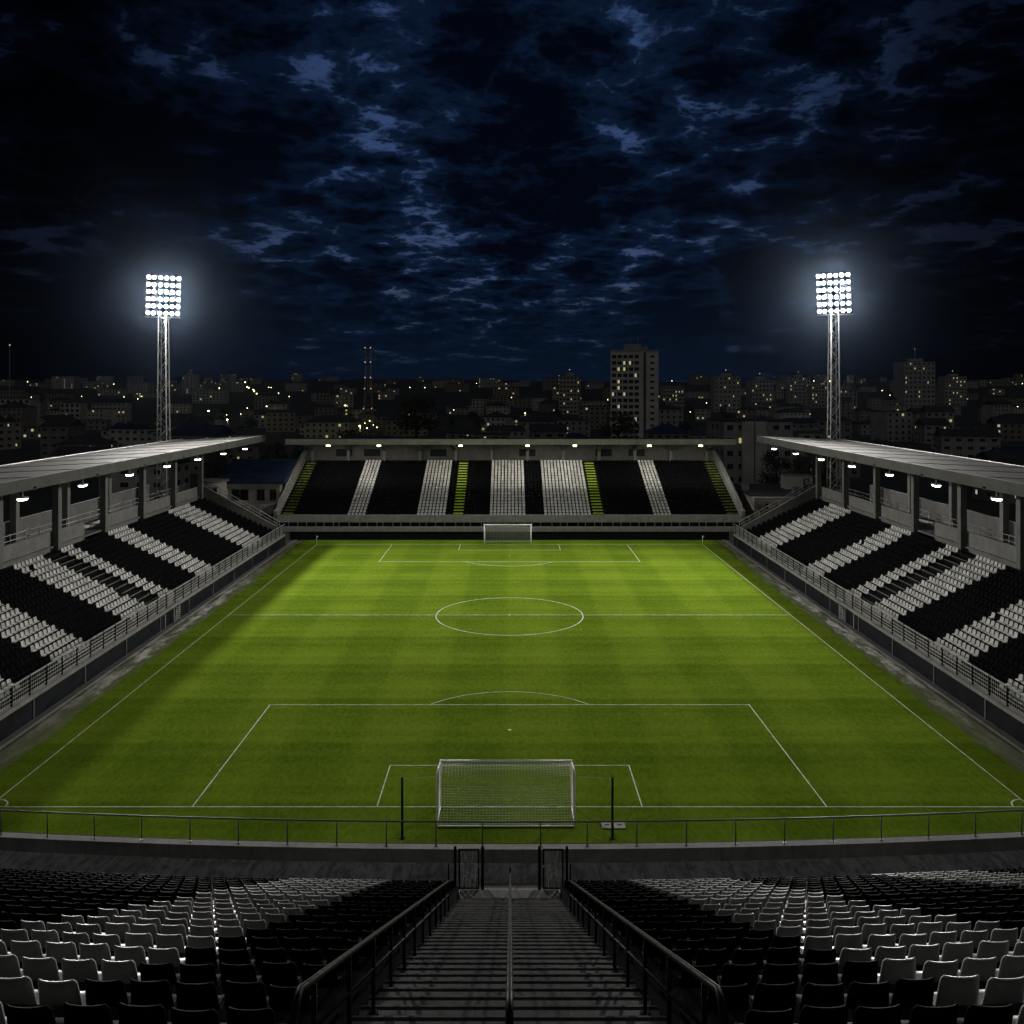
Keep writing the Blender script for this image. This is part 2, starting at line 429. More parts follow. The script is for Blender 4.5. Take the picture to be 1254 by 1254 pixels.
mb = MB(); mb.grid([[(-36.2 + 72.4 * i / 8, 39.0 + (150.9 - 39.0) * j / 10, 0.0) for i in range(9)] for j in range(11)], 0, False)
tag(mb.build('pitch', M_grass), kind='structure')
YG0, YG1, YH = 54.2, 146.3, 100.5
HW = 32.0
mb = MB(); LW = 0.075; ZL = 0.008
def ln(x0, y0, x1, y1, w=LW):
    d = Vector((x1 - x0, y1 - y0, 0)); n = Vector((-d.y, d.x, 0)).normalized() * w / 2
    mb.poly([(x0 - n.x, y0 - n.y, ZL), (x1 - n.x, y1 - n.y, ZL), (x1 + n.x, y1 + n.y, ZL), (x0 + n.x, y0 + n.y, ZL)])
def arc(cx, cy, r, a0, a1, w=LW, n=48):
    P = [[], []]
    for i in range(n + 1):
        a = a0 + (a1 - a0) * i / n
        for k, rr in enumerate((r - w / 2, r + w / 2)): P[k].append((cx + rr * math.cos(a), cy + rr * math.sin(a), ZL))
    mb.grid(P, 0, False)
hwid = LW / 2
ln(-HW, YG0 - hwid, -HW, YG1 + hwid); ln(HW, YG0 - hwid, HW, YG1 + hwid)
WF = 0.12
ln(-HW + hwid, YG0, HW - hwid, YG0); ln(-HW + hwid, YG1, HW - hwid, YG1, WF); ln(-HW + hwid, YH, HW - hwid, YH, 0.11)
arc(0, YH, 8.35, 0, 2 * PI, 0.11, 96)
for (yg, yb, ys6, sp, sgn, w) in ((YG0, 71.8, 60.2, 66.5, 1, LW), (YG1, 131.7, 141.3, 136.4, -1, 0.11)):
    o = w / 2 * sgn
    for (bx, by) in ((19.5, yb), (8.15, ys6)):
        ln(-bx, yg + o * 1.1, -bx, by + o, LW); ln(bx, yg + o * 1.1, bx, by + o, LW); ln(-bx + LW/2, by, bx - LW/2, by, w)
    arc(0, sp, 0.07, 0, 2 * PI, 0.14, 16)
    r = abs(74.9 - 66.5); k = math.asin(abs(yb - sp) / r) * 1.0
    k += 0.02
    if sgn > 0: arc(0, sp, r, k, PI - k, w)
    else: arc(0, sp, 8.0, -PI + 0.63, -0.63, w)
arc(0, YH, 0.1, 0, 2 * PI, 0.2, 16)
for sx in (-1, 1):
    arc(sx * HW, YG0, 1.0, PI / 2 if sx > 0 else 0, PI if sx > 0 else PI / 2, 0.1, 12)
M_line = plain('pitch_line_paint', (0.50, 0.54, 0.40), 0.8, 0, 0.35, 1.5, 0.1)
tag(mb.build('pitch_lines', M_line), kind='structure')
# worn strip with kerb between grass and side walls
for s in (-1, 1):
    mb = MB()
    n = 60; P = [[], [], []]
    for i in range(n + 1):
        y = 44 + (150.6 - 44) * i / n
        e = 34.1 + 0.5 * mnoise.noise(Vector((y * 0.16, s * 3.0, 0))) + 0.4 * mnoise.noise(Vector((y * 0.7, s * 3.0, 4)))
        if y > 118: e += min(1.2, (y - 118) * 0.05)
        P[0].append((s * e, y, 0.004)); P[1].append((s * 35.6, y, 0.006)); P[2].append((s * 36.35, y, 0.006))
    mb.grid(P, 0, False)
    tag(mb.build('worn_strip', M_strip), kind='structure')
    mb = MB(); mb.box(s * 36.3, 44, -0.1, s * 36.55, 150.6, 0.12)
    tag(mb.build('kerb', M_conc), kind='structure')
    mb = MB(); mb.box(s * 36.55, 44, -0.1, s * 37.05, 150.6, 0.03)
    tag(mb.build('path', M_conc_d), kind='structure')

# ------------------------------------------------------------------ near stand (the one the camera looks down from)
def RR(d): return 45 + 5.2 * d
def bow(X, d): return X * X / (2 * RR(d))
ROW0, RUN, NROW = 7.87, 1.45, 19
def topz(d): return CAMZ - (1.48 + 0.513 * d)
def floorz(d): return CAMZ - (2.3 + 0.513 * d)
near = thing('grandstand', 'dark concrete grandstand terrace in the foreground with a central stair', 'grandstand', (0, 20, 0))
def npart(mb, name, m):
    o = mb.build(name, m); o.parent = near; o.location = (0, -20, 0); return o
ZW = 5.2; YWK = 35.3; YPAR = 38.05
XM = 31.0
for s in (-1, 1):
    mb = MB()
    Xs = [2.02 + (XM - 2.02) * i / 24 for i in range(25)]
    P = []
    for k in range(-3, NROW):
        d = ROW0 + RUN * k; z = floorz(d)
        P.append([(s * X, d - 0.35 + bow(X, d), z) for X in Xs])
        e = d + RUN - 0.35
        P.append([(s * X, e + bow(X, d + RUN) - 0.001, z) for X in Xs])
    P.append([(s * X, YWK + bow(X, YPAR) + 0.3, ZW - 0.6) for X in Xs])
    mb.grid(P, 0, False)
    # side faces under the terrace so that the stand is solid
    for X in (Xs[0], Xs[-1]):
        q = [(s * X, r[Xs.index(X)][1], r[Xs.index(X)][2]) for r in P]
        mb.poly(q + [(s * X, q[-1][1], 0), (s * X, q[0][1], 0)])
    npart(mb, 'terrace', M_terr)
mb = MB()
ST = RUN / 2
prof = []
d = ROW0 - 3 * RUN - 0.35; k = 0
while True:
    z = floorz(d + 0.35 + 0.18)
    if z <= ZW + 0.12: break
    prof.append((d, z)); prof.append((d + ST, z)); d += ST
prof += [(YWK + 0.35, prof[-1][1]), (YWK + 0.35, ZW - 0.02), (YWK + 0.35, 0.0), (prof[0][0], 0.0)]
mb.prism(prof, 'x', -2.0, 2.0)
npart(mb, 'stair', M_stair)
for (e, z) in [(q[0], q[1]) for i, q in enumerate(prof[:-4]) if i % 2 == 1]:
    mb = MB(); mb.box(-1.98, e - 0.022, z + .002, 1.98, e + .008, z + .010); npart(mb, 'step_nosing', M_stair)
mb = MB()
Xs = [-XM + 2 * XM * i / 48 for i in range(49)]
mb.grid([[(X, YWK + 0.36 + (0 if abs(X) < 2.0 else bow(X, YPAR)) , ZW) for X in Xs], [(X, YPAR + 0.1 + bow(X, YPAR), ZW) for X in Xs]], 0, False)
npart(mb, 'walkway', M_walk)
mb = MB()
def sweep(prof, Xs, m=0):
    n = len(prof); P = [[(X, dy + bow(X, YPAR), z) for X in Xs] for dy, z in prof + [prof[0]]]
    mb.grid(P, m, False)
    for X in (Xs[0], Xs[-1]): mb.poly([(X, dy + bow(X, YPAR), z) for dy, z in prof], m)
sweep([(YPAR, 0.0), (YPAR, 5.74), (YPAR + 0.36, 5.74), (YPAR + 0.36, 0.0)], Xs)
npart(mb, 'parapet', M_par)
mb = MB()
sweep([(YPAR - 0.05, 5.745), (YPAR - 0.05, 5.82), (YPAR + 0.43, 5.82), (YPAR + 0.43, 5.745)], Xs)
npart(mb, 'coping', M_par)
mb = MB(); mb.box(-1.12, YWK + 0.42, ZW + 0.004, 1.2, YWK + 1.15, ZW + 0.03)
npart(mb, 'landing_slab', M_par)

# parapet railing
gr = thing('guard_rail', 'black steel rail along the near parapet between the front seats and the pitch', 'railing', (0, YPAR + 0.2, 5.82))
def rel(mb, name, m, root):
    o = mb.build(name, m); o.parent = root; o.location = tuple(-x for x in root.location)
    return o
mb = MB(); mb.tube([(X, YPAR + 0.2 + bow(X, YPAR), 6.88) for X in Xs], 0.035, 8); rel(mb, 'top_rail', M_rail_g, gr)
mb = MB(); mb.tube([(X, YPAR + 0.2 + bow(X, YPAR), 5.93) for X in Xs], 0.015, 6); rel(mb, 'lower_wire', M_rail_g, gr)
px_posts = [591, 662] + [591 - 57 - 61 * i for i in range(12)] + [662 + 57 + 61 * i for i in range(12)]
for x in px_posts:
    X = (x - 624) / FPX * 38.3
    mb = MB(); y = YPAR + 0.2 + bow(X, YPAR); mb.tube([(X, y, 5.82), (X, y, 6.87)], 0.03, 6); mb.tube([(X, y, 5.82), (X, y, 5.845)], 0.07, 8)
    rel(mb, 'post', M_rail_g, gr)

# stair hand rails
def railz(d): return CAMZ - (1.24 + 0.513 * d)
def handrail(name, label, X0, X1, d0, d1, n, tall):
    t = thing(name, label, 'handrail', (X0, d0, floorz(d0)), 0, 'handrails of the foreground stair')
    def X(d): return X0 + (X1 - X0) * (d - d0) / (d1 - d0)
    mb = MB()
    hoop = []
    for i in range(9):           # rounded near end that folds down
        a = PI * i / 8
        hoop.append((X(d0), d0 - 0.28 * math.sin(a) , railz(d0) - 0.22 + 0.22 * math.cos(a) + 0.0))
    hoop = hoop[::-1]
    pts = [(X0, d0 + 0.5, railz(d0 + 0.5) - 0.44)] + hoop + [(X(d0 + (d1 - d0) * i / 10), d0 + (d1 - d0) * i / 10, railz(d0 + (d1 - d0) * i / 10)) for i in range(1, 11)]
    mb.tube(pts, 0.034, 8); rel(mb, 'hand_rail', M_rail, t)
    mb = MB(); mb.tube([(X(d), d, railz(d) - 0.44) for d in (d0 + 0.5, d1)], 0.022, 6); rel(mb, 'lower_rail', M_rail, t)
    for i in range(n):
        d = d0 + 0.55 + (d1 - d0 - 0.55) * i / (n - 1)
        mb = MB(); last = (i == n - 1)
        mb.tube([(X(d), d, floorz(d) - 0.45), (X(d), d, railz(d) + (tall if last else -0.01))], 0.027, 8)
        mb.tube([(X(d), d, floorz(d) + 0.02), (X(d), d, floorz(d) + 0.05)], 0.07, 8)
        rel(mb, 'post', M_rail, t)
    return t
handrail('handrail', 'black tubular handrail on the left edge of the foreground stair', -1.77, -1.97, 7.45, 28.5, 12, 0.55)
handrail('handrail', 'black tubular handrail on the right edge of the foreground stair', 1.76, 1.97, 7.45, 28.5, 12, 0.55)
handrail('handrail', 'black tubular handrail down the middle of the foreground stair', 0.0, 0.03, 6.95, 34.9, 10, 0.25)

# two gates at the foot of the stair
for (X0, X1, lab, s) in ((-2.22, -1.1, 'black framed mesh gate standing open left of the stair foot', 1), (1.22, 2.34, 'black framed mesh gate standing open right of the stair foot', -1)):
    y = 36.0; g = thing('metal_gate', lab, 'gate', ((X0 + X1) / 2, y, ZW), 0, 'gates at the foot of the stair')
    z0, z1 = ZW + 0.05, ZW + 1.68
    inner = X1 if s > 0 else X0; outer = X0 if s > 0 else X1
    for nm, X, r in (('gate_post', inner, 0.06), ('gate_post', outer, 0.05)):
        mb = MB(); mb.box(X - r, y - r, ZW - 0.25, X + r, y + r, z1 + 0.1); rel(mb, nm, M_rail, g)
    a, b = X0 + 0.14, X1 - 0.14
    mb = MB()
    mb.box(a, y - .03, z0, a + .06, y + .03, z1); mb.box(b - .06, y - .03, z0, b, y + .03, z1)
    mb.box(a + .06, y - .028, z1 - .06, b - .06, y + .028, z1 - .002); mb.box(a + .06, y - .028, z0 + .002, b - .06, y + .028, z0 + .06)
    for i in range(5):
        X = a + .1 + (b - a - .2) * i / 4
        mb.tube([(X, y, z0 + .06), (X, y, z0 + .45)], 0.011, 5)
    rel(mb, 'gate_frame', M_rail, g)
    mb = MB()
    nx, nz = 12, 20
    for i in range(1, nx):
        X = a + .06 + (b - a - .12) * i / nx; mb.tube([(X, y + .01, z0 + .06), (X, y + .01, z1 - .06)], 0.004, 4)
    for i in range(1, nz):
        Z = z0 + .06 + (z1 - z0 - .12) * i / nz; mb.tube([(a + .06, y + .012, Z), (b - .06, y + .012, Z)], 0.004, 4)
    c = (a + b) / 2
    for i in range(7):       # a chain and bent bars tied in the middle of the mesh
        t = (i - 3) / 3
        mb.tube([(c + t * .30, y - .02, z0 + .07), (c + t * .12, y - .03, z0 + .45), (c + .02, y - .035, z0 + .72)], 0.014, 5)
    mb.tube([(c + .02, y - .035, z0 + .7), (c - .04 * s, y - .03, z0 + 1.0), (c - .22 * s, y - .02, z1 - .08)], 0.018, 5)
    mb.tube([(c + .02, y - .035, z0 + .7), (c + .10 * s, y - .03, z0 + 1.05), (c + .2 * s, y - .02, z1 - .1)], 0.010, 5)
    rel(mb, 'mesh_panel', M_pole, g)
    mb = MB(); mb.box(b - .12 if s > 0 else a - .02, y - .09, z0 + .9, b - .02 if s > 0 else a + .08, y - .031, z0 + .98); rel(mb, 'latch', M_galv, g)

# ------------------------------------------------------------------ seats
def seat_back_mesh(mat):
    mb = MB(); nu, nv = 10, 8
    W, H, T = 0.226, 0.45, 0.022
    def P(u, v, side):
        # u -1..1, v 0..1 ; narrower rounded top, wings wrap forward, top edge rolls back
        hw = W * (1.04 - 0.13 * v)
        corner = max(0.0, (v - 0.80) / 0.20)
        hw *= 1.0 - 0.10 * corner ** 2.2
        x = u * hw
        z = v * H - 0.012 * (abs(u) ** 4) * (v > 0.9)
        y = -0.11 * v + 0.055 * abs(u) ** 3 + 0.012 * (1 - u * u) * -1 * math.sin(v * PI)
        roll = max(0.0, (v - 0.86) / 0.14)
        y -= 0.018 * roll ** 2
        return (x, y + (T if side else 0.0) - (0.008 * roll if not side else 0), z)
    us = [-1 + 2 * i / nu for i in range(nu + 1)]; vs = [j / nv for j in range(nv + 1)]
    vs = [0, .15, .35, .55, .72, .84, .91, .96, 1.0]
    A = [[P(u, v, 0) for u in us] for v in vs]; B = [[P(u, v, 1) for u in us] for v in vs]
    mb.grid(A, 0, True); mb.grid(B, 0, True)
    mb.grid([A[-1], B[-1]], 0, True); mb.grid([A[0], B[0]], 0, True)
    mb.grid([[r[0] for r in A], [r[0] for r in B]], 0, True); mb.grid([[r[-1] for r in A], [r[-1] for r in B]], 0, True)
    me = mb.mesh('backrest', mat)
    bm = bmesh.new(); bm.from_mesh(me); bmesh.ops.remove_doubles(bm, verts=bm.verts, dist=0.0005); bmesh.ops.recalc_face_normals(bm, faces=bm.faces); bm.to_mesh(me); bm.free()
    return me
def seat_pan_mesh(mat):
    mb = MB(); us = [-1 + 2 * i / 8 for i in range(9)]; vs = [0, .2, .45, .7, .88, 1.0]
    def P(u, v, side):
        x = u * 0.20 * (1 - 0.06 * max(0, v - .7)); y = 0.02 + 0.40 * v
        z = 0.018 * u * u - 0.02 * math.sin(v * PI) + (-0.05 * max(0, v - 0.75) / .25 * (v - .75) * 4 if v > .75 else 0)
        return (x, y, z - (0.028 if side else 0))
    A = [[P(u, v, 0) for u in us] for v in vs]; B = [[P(u, v, 1) for u in us] for v in vs]
    mb.grid(A); mb.grid(B); mb.grid([A[-1], B[-1]]); mb.grid([A[0], B[0]])
    mb.grid([[r[0] for r in A], [r[0] for r in B]]); mb.grid([[r[-1] for r in A], [r[-1] for r in B]])
    me = mb.mesh('seat_pan', mat)
    bm = bmesh.new(); bm.from_mesh(me); bmesh.ops.remove_doubles(bm, verts=bm.verts, dist=0.0005); bmesh.ops.recalc_face_normals(bm, faces=bm.faces); bm.to_mesh(me); bm.free()
    return me
mb = MB()
mb.box(-.03, .02, 0, .03, .10, .37); mb.box(-.16, .03, -.02, .16, .09, .0); mb.box(-.15, .05, .34, .15, .30, .372)
bracket_me = mb.mesh('bracket', M_rail)
SEATM = {'black': (seat_back_mesh(M_black), seat_pan_mesh(M_black)), 'white': (seat_back_mesh(M_white), seat_pan_mesh(M_white))}
def make_seat(colr):
    t = thing('stadium_seat', 'x', 'seat')
    place('backrest', SEATM[colr][0], t, (0, 0, 0.40)); place('seat_pan', SEATM[colr][1], t, (0, 0, 0.41)); place('bracket', bracket_me, t)
    return t
PITCHX = 0.5
rest = MB()          # all seats beyond the nearest few hundred, materials: 0 black 1 white
def lod_seat(x, y, z, fx, fy, w, h, dep, m, j=0.0):
    # a seat facing (fx,fy): curved back of three facets, a pan, both with thickness
    rx, ry = fy, -fx
    def P(a, f, u): return (x + rx * a + fx * f, y + ry * a + fy * f, z + u)
    hw = w / 2; lean = 0.25 * h; zb = 0.40 * (h / 0.42)
    mb = rest
    for (a0, a1, w0, w1) in ((-1, -.55, .10, 0), (-.55, .55, 0, 0), (.55, 1, 0, .10)):
        mb.hexa([P(a0*hw, w0*w, zb), P(a1*hw, w1*w, zb), P(a1*hw, w1*w+.03, zb), P(a0*hw, w0*w+.03, zb),
                 P(a0*hw*.88, w0*w-lean, zb+h), P(a1*hw*.88, w1*w-lean, zb+h), P(a1*hw*.88, w1*w-lean+.04, zb+h), P(a0*hw*.88, w0*w-lean+.04, zb+h)], m)
    mb.hexa([P(-hw, .04, zb-.04), P(hw, .04, zb-.04), P(hw*.95, dep, zb-.07), P(-hw*.95, dep, zb-.07),
             P(-hw, .04, zb), P(hw, .04, zb), P(hw*.95, dep, zb+.0), P(-hw*.95, dep, zb+.0)], m)
def near_white(X):
    return (-8.35 <= X <= -4.6) or (4.7 <= X <= 8.6) or (14.1 <= X <= 18.2)
protos = {}
N_IND = 0
rng = random.Random(3)
for k in range(NROW):
    d0 = ROW0 + RUN * k
    for s in (-1, 1):
        i = 0
        while True:
            X = s * (2.32 + PITCHX * i); i += 1
            if abs(X) > 30: break
            d = d0 + bow(X, d0)
            xpx = 624 + X / d * FPX
            out = xpx < -40 or xpx > 1294
            if out and abs(X) > 0.72 * d: break
            c = 'white' if near_white(X) else 'black'
            ang = -math.atan(X / RR(d0)) * 0.0
            if not out and k < 11 and N_IND < 300:
                N_IND += 1
                if c not in protos: protos[c] = make_seat(c); o = protos[c]
                else: o = copy_tree(protos[c])
                o.location = (X, d, floorz(d0)); o.rotation_euler = (rng.uniform(-.04, .04), rng.uniform(-.015, .015), math.atan(X / RR(d0)) + rng.uniform(-.03, .03))
                o['label'] = '%s plastic seat, %s from the %s stair rail, %s row from the photo bottom' % (c, ORD[i], 'left' if s < 0 else 'right', ORD[k + 1])
                o['group'] = 'seats in the nearest rows of the foreground stand'
            else:
                a = math.atan(X / RR(d0)); lod_seat(X, d, floorz(d0), -math.sin(a), math.cos(a), 0.46, 0.45, 0.36, 1 if c == 'white' else 0)

# ------------------------------------------------------------------ side stands
SY0, SY1 = 46.0, 145.6
NS = 15; SRUN = 0.83; SRISE = 0.385
SX0 = 38.1; SZ0 = 1.85
def side_white(y, k):
    if 129.2 <= y <= 137.7: return 1
    if 109.6 <= y <= 115.6: return 1
    if 98.2 <= y <= 101.2: return 1
    if 88.7 <= y <= 94.6: return 1
    if k == 0 and 94.6 < y < 98.2: return 1
    if 75.2 <= y <= 81.0: return 1
    if 62.0 <= y <= 69.3: return 1
    return 0
AISLE = (94.7, 98.1)
COLS = [145.0 - 11.5 * i for i in range(9)]
for s in (-1, 1):
    SIDE = 'left' if s < 0 else 'right'
    st = thing('grandstand', 'covered concrete grandstand along the %s touchline with striped black and white seats' % SIDE, 'grandstand', (s * 44, 100, 0), 0, 'covered stands along the touchlines')
    def sp(mb, name, m): return rel(mb, name, m, st)
    mb = MB()
    prof = [(s * SX0 - s * 1.0, 0.0), (s * SX0 - s * 1.0, SZ0 - 0.02)]
    prof = [(s * 37.35, 0.0), (s * 37.35, SZ0)]
    for k in range(NS):
        z = SZ0 + SRISE * k; x = SX0 + SRUN * k
        prof += [(s * (x + SRUN * 0.28), z), (s * (x + SRUN * 0.28), z + SRISE)]
    zt = SZ0 + SRISE * NS
    xb = 50.9
    prof += [(s * xb, zt), (s * xb, 0.0)]
    # terrace stops at the opening for the players' steps
    mb.prism(prof, 'y', SY0, SY1); sp(mb, 'terrace', M_terrd)
    mb = MB()       # bare aisle steps with pale nosings
    for k in range(1, NS):
        z = SZ0 + SRISE * k; x = SX0 + SRUN * k + SRUN * 0.28 - SRUN
        mb.box(s * (x - 0.03), AISLE[0] + .1, z - 0.05, s * (x + 0.06), AISLE[1] - .1, z + 0.012)
    sp(mb, 'step_nosing', M_conc)
    # front wall and ledge, broken by a doorway at the aisle
    D0, D1 = 94.6, 99.0
    mb = MB(); mb.box(s * 37.05, SY0, 0, s * 37.34, D0, 1.6); mb.box(s * 37.05, D1, 0, s * 37.34, SY1, 1.6); sp(mb, 'front_wall', M_navy)
    mb = MB(); mb.box(s * 37.0, SY0, 1.605, s * 37.6, D0 - .02, 1.92); mb.box(s * 37.0, D1 + .02, 1.605, s * 37.6, SY1, 1.92); mb.box(s * 37.03, D0, 1.62, s * 37.6, D1, 1.90); sp(mb, 'ledge', M_conc_l)
    mb = MB()
    for i in range(12):
        y = SY0 + 6 + 8.3 * i
        if D0 - 1 < y < D1 + 1: continue
        mb.box(s * 37.045, y - .07, 0.03, s * 36.98, y + .07, 1.6)
    sp(mb, 'wall_pilaster', M_conc_d)
    mb = MB(); mb.box(s * 37.345, D0, 0.03, s * 37.36, D1, 1.6); sp(mb, 'doorway_recess', M_navy)
    for y in (D0 + .1, (D0 + D1) / 2 + .4, D1 - .1):
        mb = MB(); mb.box(s * 36.95, y - .08, 0.03, s * 37.12, y + .08, 1.6); sp(mb, 'door_post', M_conc_l)
    mb = MB()
    y0, y1 = (D0 + D1) / 2 + .7, D1 - .3
    for q in range(6):
        z = 0.15 + 0.24 * q; y = y0 + (y1 - y0) * 0.12 * q
        mb.box(s * 36.98, y, z, s * 37.2, y1, z + 0.06)
    for y in (y0, y1): mb.tube([(s * 36.97, y, 0.04), (s * 36.99, y + (0.5 if y == y0 else 0), 1.55)], 0.035, 6)
    sp(mb, 'steel_steps', M_galv)
    # back parapet panels between columns, with one opening
    XB = 51.2
    mb = MB()
    def panel(a, b): mb.box(s * XB, a, zt - 0.3, s * (XB + 0.16), b, 9.8)
    panel(SY0, 106.2); panel(110.9, SY1); sp(mb, 'back_parapet', M_conc)
    # concourse floor, its rear wall and the columns
    mb = MB(); mb.box(s * 50.91, SY0, 8.0, s * 56.5, SY1, 8.2); mb.box(s * 56.2, SY0, 0, s * 56.5, SY1, 7.99); sp(mb, 'concourse', M_conc_d)
    mb = MB(); mb.box(s * 56.2, SY0, 8.21, s * 56.4, SY1 - 8, 10.9); sp(mb, 'rear_wall', M_conc_d)
    mb = MB()
    for zz in (9.0, 9.5, 10.1): mb.tube([(s * 53.4, SY0, zz), (s * 53.4, SY1, zz)], 0.04, 5)
    for i in range(34): mb.tube([(s * 53.4, SY0 + .3 + 3 * i, 8.2), (s * 53.4, SY0 + .3 + 3 * i, 10.1)], 0.04, 5)
    sp(mb, 'concourse_rail', M_galv)
    for y in COLS:
        mb = MB(); mb.box(s * 50.45, y - .38, zt - 0.4, s * 51.15, y + .38, 16.75)
        sp(mb, 'column', M_conc_d)
        mb = MB(); mb.box(s * 55.2, y - .35, 8.2, s * 55.9, y + .35, 16.6); sp(mb, 'rear_column', M_conc)
        # raking beam that carries the roof towards the pitch
        mb = MB(); mb.prism([(s * 40.9, 17.05), (s * 50.3, 16.0), (s * 55.9, 16.2), (s * 55.9, 16.75), (s * 40.9, 17.3)], 'y', y - .25, y + .25); sp(mb, 'roof_beam', M_conc_d)
    for i in range(17):
        y = SY1 - 3 - 5.75 * i
        mb = MB(); mb.box(s * 41.2, y - .1, 17.02, s * 53.2, y + .1, 17.2)
    # roof: deck sloping slightly back, with a deep front fascia
    e0, e1 = SY0 - 3, SY1 + 0.3
    mb = MB(); mb.prism([(s * 41.25, 17.35), (s * 41.25, 18.08), (s * 54.0, 17.5), (s * 54.0, 17.2)], 'y', e0, e1); sp(mb, 'roof', M_roof)
    mb = MB(); mb.box(s * 40.9, e0 - .02, 17.1, s * 41.24, e1 + .02, 18.12); sp(mb, 'fascia', M_fasc)
    mb = MB()
    for i in range(int((e1 - e0) / 7.6)):
        y = e0 + 3 + 7.6 * i; mb.prism([(s * 41.3, 18.085), (s * 41.3, 18.13), (s * 53.9, 17.555), (s * 53.9, 17.51)], 'y', y - .07, y + .07)
    sp(mb, 'sheet_joints', M_fasc)
    mb = MB(); mb.tube([(s * 54.1, e0, 17.55), (s * 54.1, e1, 17.55)], 0.09, 6); sp(mb, 'gutter', M_galv)
    # end wall with sloping top and its hand rail
    mb = MB(); z0 = 2.9
    mb.prism([(s * 37.4, 0), (s * 37.4, z0 - .1), (s * 38.3, z0), (s * 51.3, 10.1), (s * 51.3, 0)], 'y', SY1 + .01, SY1 + .4); sp(mb, 'end_wall', M_conc)
    mb = MB(); mb.prism([(s * 38.3, z0 + .005), (s * 38.3, z0 + .13), (s * 51.3, 10.24), (s * 51.3, 10.105)], 'y', SY1 - .04, SY1 + .46); sp(mb, 'coping', M_conc_l)
    er = thing('handrail', 'grey steel handrail on the sloping end wall of the %s stand' % SIDE, 'handrail', (s * 44, SY1 + .8, 6), 0, 'handrails on the end walls of the side stands')
    def zl(x): return z0 + (10.1 - z0) * (x - 38.3) / 13.0
    for dz in (1.15, 0.6):
        mb = MB(); mb.tube([(s * x, SY1 + .2, zl(x) + dz) for x in (37.9, 51.2)], 0.055, 6); rel(mb, 'rail', M_galv, er)
    for i in range(9):
        x = 38.0 + 1.64 * i
        mb = MB(); mb.tube([(s * x, SY1 + .2, zl(x) + .1), (s * x, SY1 + .2, zl(x) + 1.15)], 0.045, 6); rel(mb, 'post', M_galv, er)
    # front guard rail
    gr = thing('guard_rail', 'grey steel guard rail along the front ledge of the %s stand' % SIDE, 'railing', (s * 37.3, 100, 1.92), 0, 'guard rails of the side stands')
    mb = MB(); mb.box(s * 37.24, SY0, 3.38, s * 37.36, SY1 + .6, 3.46); rel(mb, 'top_rail', M_galv, gr)
    for zz in (2.15, 2.45, 2.75, 3.05):
        mb = MB(); mb.tube([(s * 37.3, SY0, zz), (s * 37.3, SY1 + .6, zz)], 0.035, 5); rel(mb, 'mid_rail', M_galv, gr)
    mb = MB()
    n = int((SY1 - SY0) / 0.28)
    for i in range(n):
        y = SY0 + .14 + .28 * i; mb.box(s * 37.29, y - .012, 2.0, s * 37.31, y + .012, 3.38)
    o = rel(mb, 'infill_bars', M_galv, gr)
    for i in range(41):
        y = SY0 + .2 + 2.48 * i
        mb = MB(); mb.box(s * 37.23, y - .05, 1.921, s * 37.37, y + .05, 3.47); rel(mb, 'post', M_rail, gr)
    # low gate pier by the doorway
    mb = MB(); mb.box(s * 37.62, 97.2, 1.86, s * 38.0, 98.6, 3.3); tag(mb.build('gate_pier', M_conc_l), 'pale concrete pier behind the rail at the %s players doorway' % SIDE, 'pier', 'piers at the players doorways')
    # seats
    r2 = random.Random(11 + s)
    for k in range(NS):
        x = SX0 + SRUN * k + SRUN * .28 - SRUN * .28 + 0.06; z = SZ0 + SRISE * k
        if k == 0: x += 0.15
        y = SY0 + 6.0 + 0.4
        while y < SY1 - .5:
            w = side_white(y, k)
            if not (AISLE[0] < y < AISLE[1]) or (k == 0):
                if r2.random() > 0.004:
                    lod_seat(s * (x + .18), y, z - .03, -s, r2.uniform(-.03, .03), 0.56, 0.40, 0.30, w)
            y += 0.72
    # lamps hung under the roof
    for i in range(8):
        y = 141.3 - 10.9 * i
        x = s * (42.4 - 0.08 * i)
        lab = 'white flood lamp under the %s stand roof, %s from the far end' % (SIDE, ORD[i + 1])
        t = thing('roof_lamp', lab, 'flood lamp', (x, y, 16.3), 0, 'flood lamps under the side stand roofs')
        mb = MB(); mb.tube([(s * 0.3, 0.5, 0.95), (s * 0.1, 0.2, .3), (0, 0, 0.12)], 0.05, 6); mb.build('arm', M_pole, t)
        mb = MB(); mb.prism([(-.28, .12), (.28, .12), (.36, -.02), (-.36, -.02)], 'y', -.42, .42); mb.build('housing', M_pole, t)
        mb = MB(); mb.prism([(-.30, -.03), (.30, -.03), (.22, -.16), (-.22, -.16)], 'y', -.33, .33); mb.build('lens', M_lens2, t)
        ld = bpy.data.lights.new('roof_lamp_light', 'SPOT'); ld.energy = LAMP_W; ld.color = (1, .96, .88); ld.shadow_soft_size = 0.3
        ld.spot_size = R_(150); ld.spot_blend = 0.8
        lo = bpy.data.objects.new('lamp_light', ld); col.objects.link(lo); lo.parent = t; lo.location = (0, 0, -.22)
        lo.rotation_euler = (0, R_(36) * s, 0)

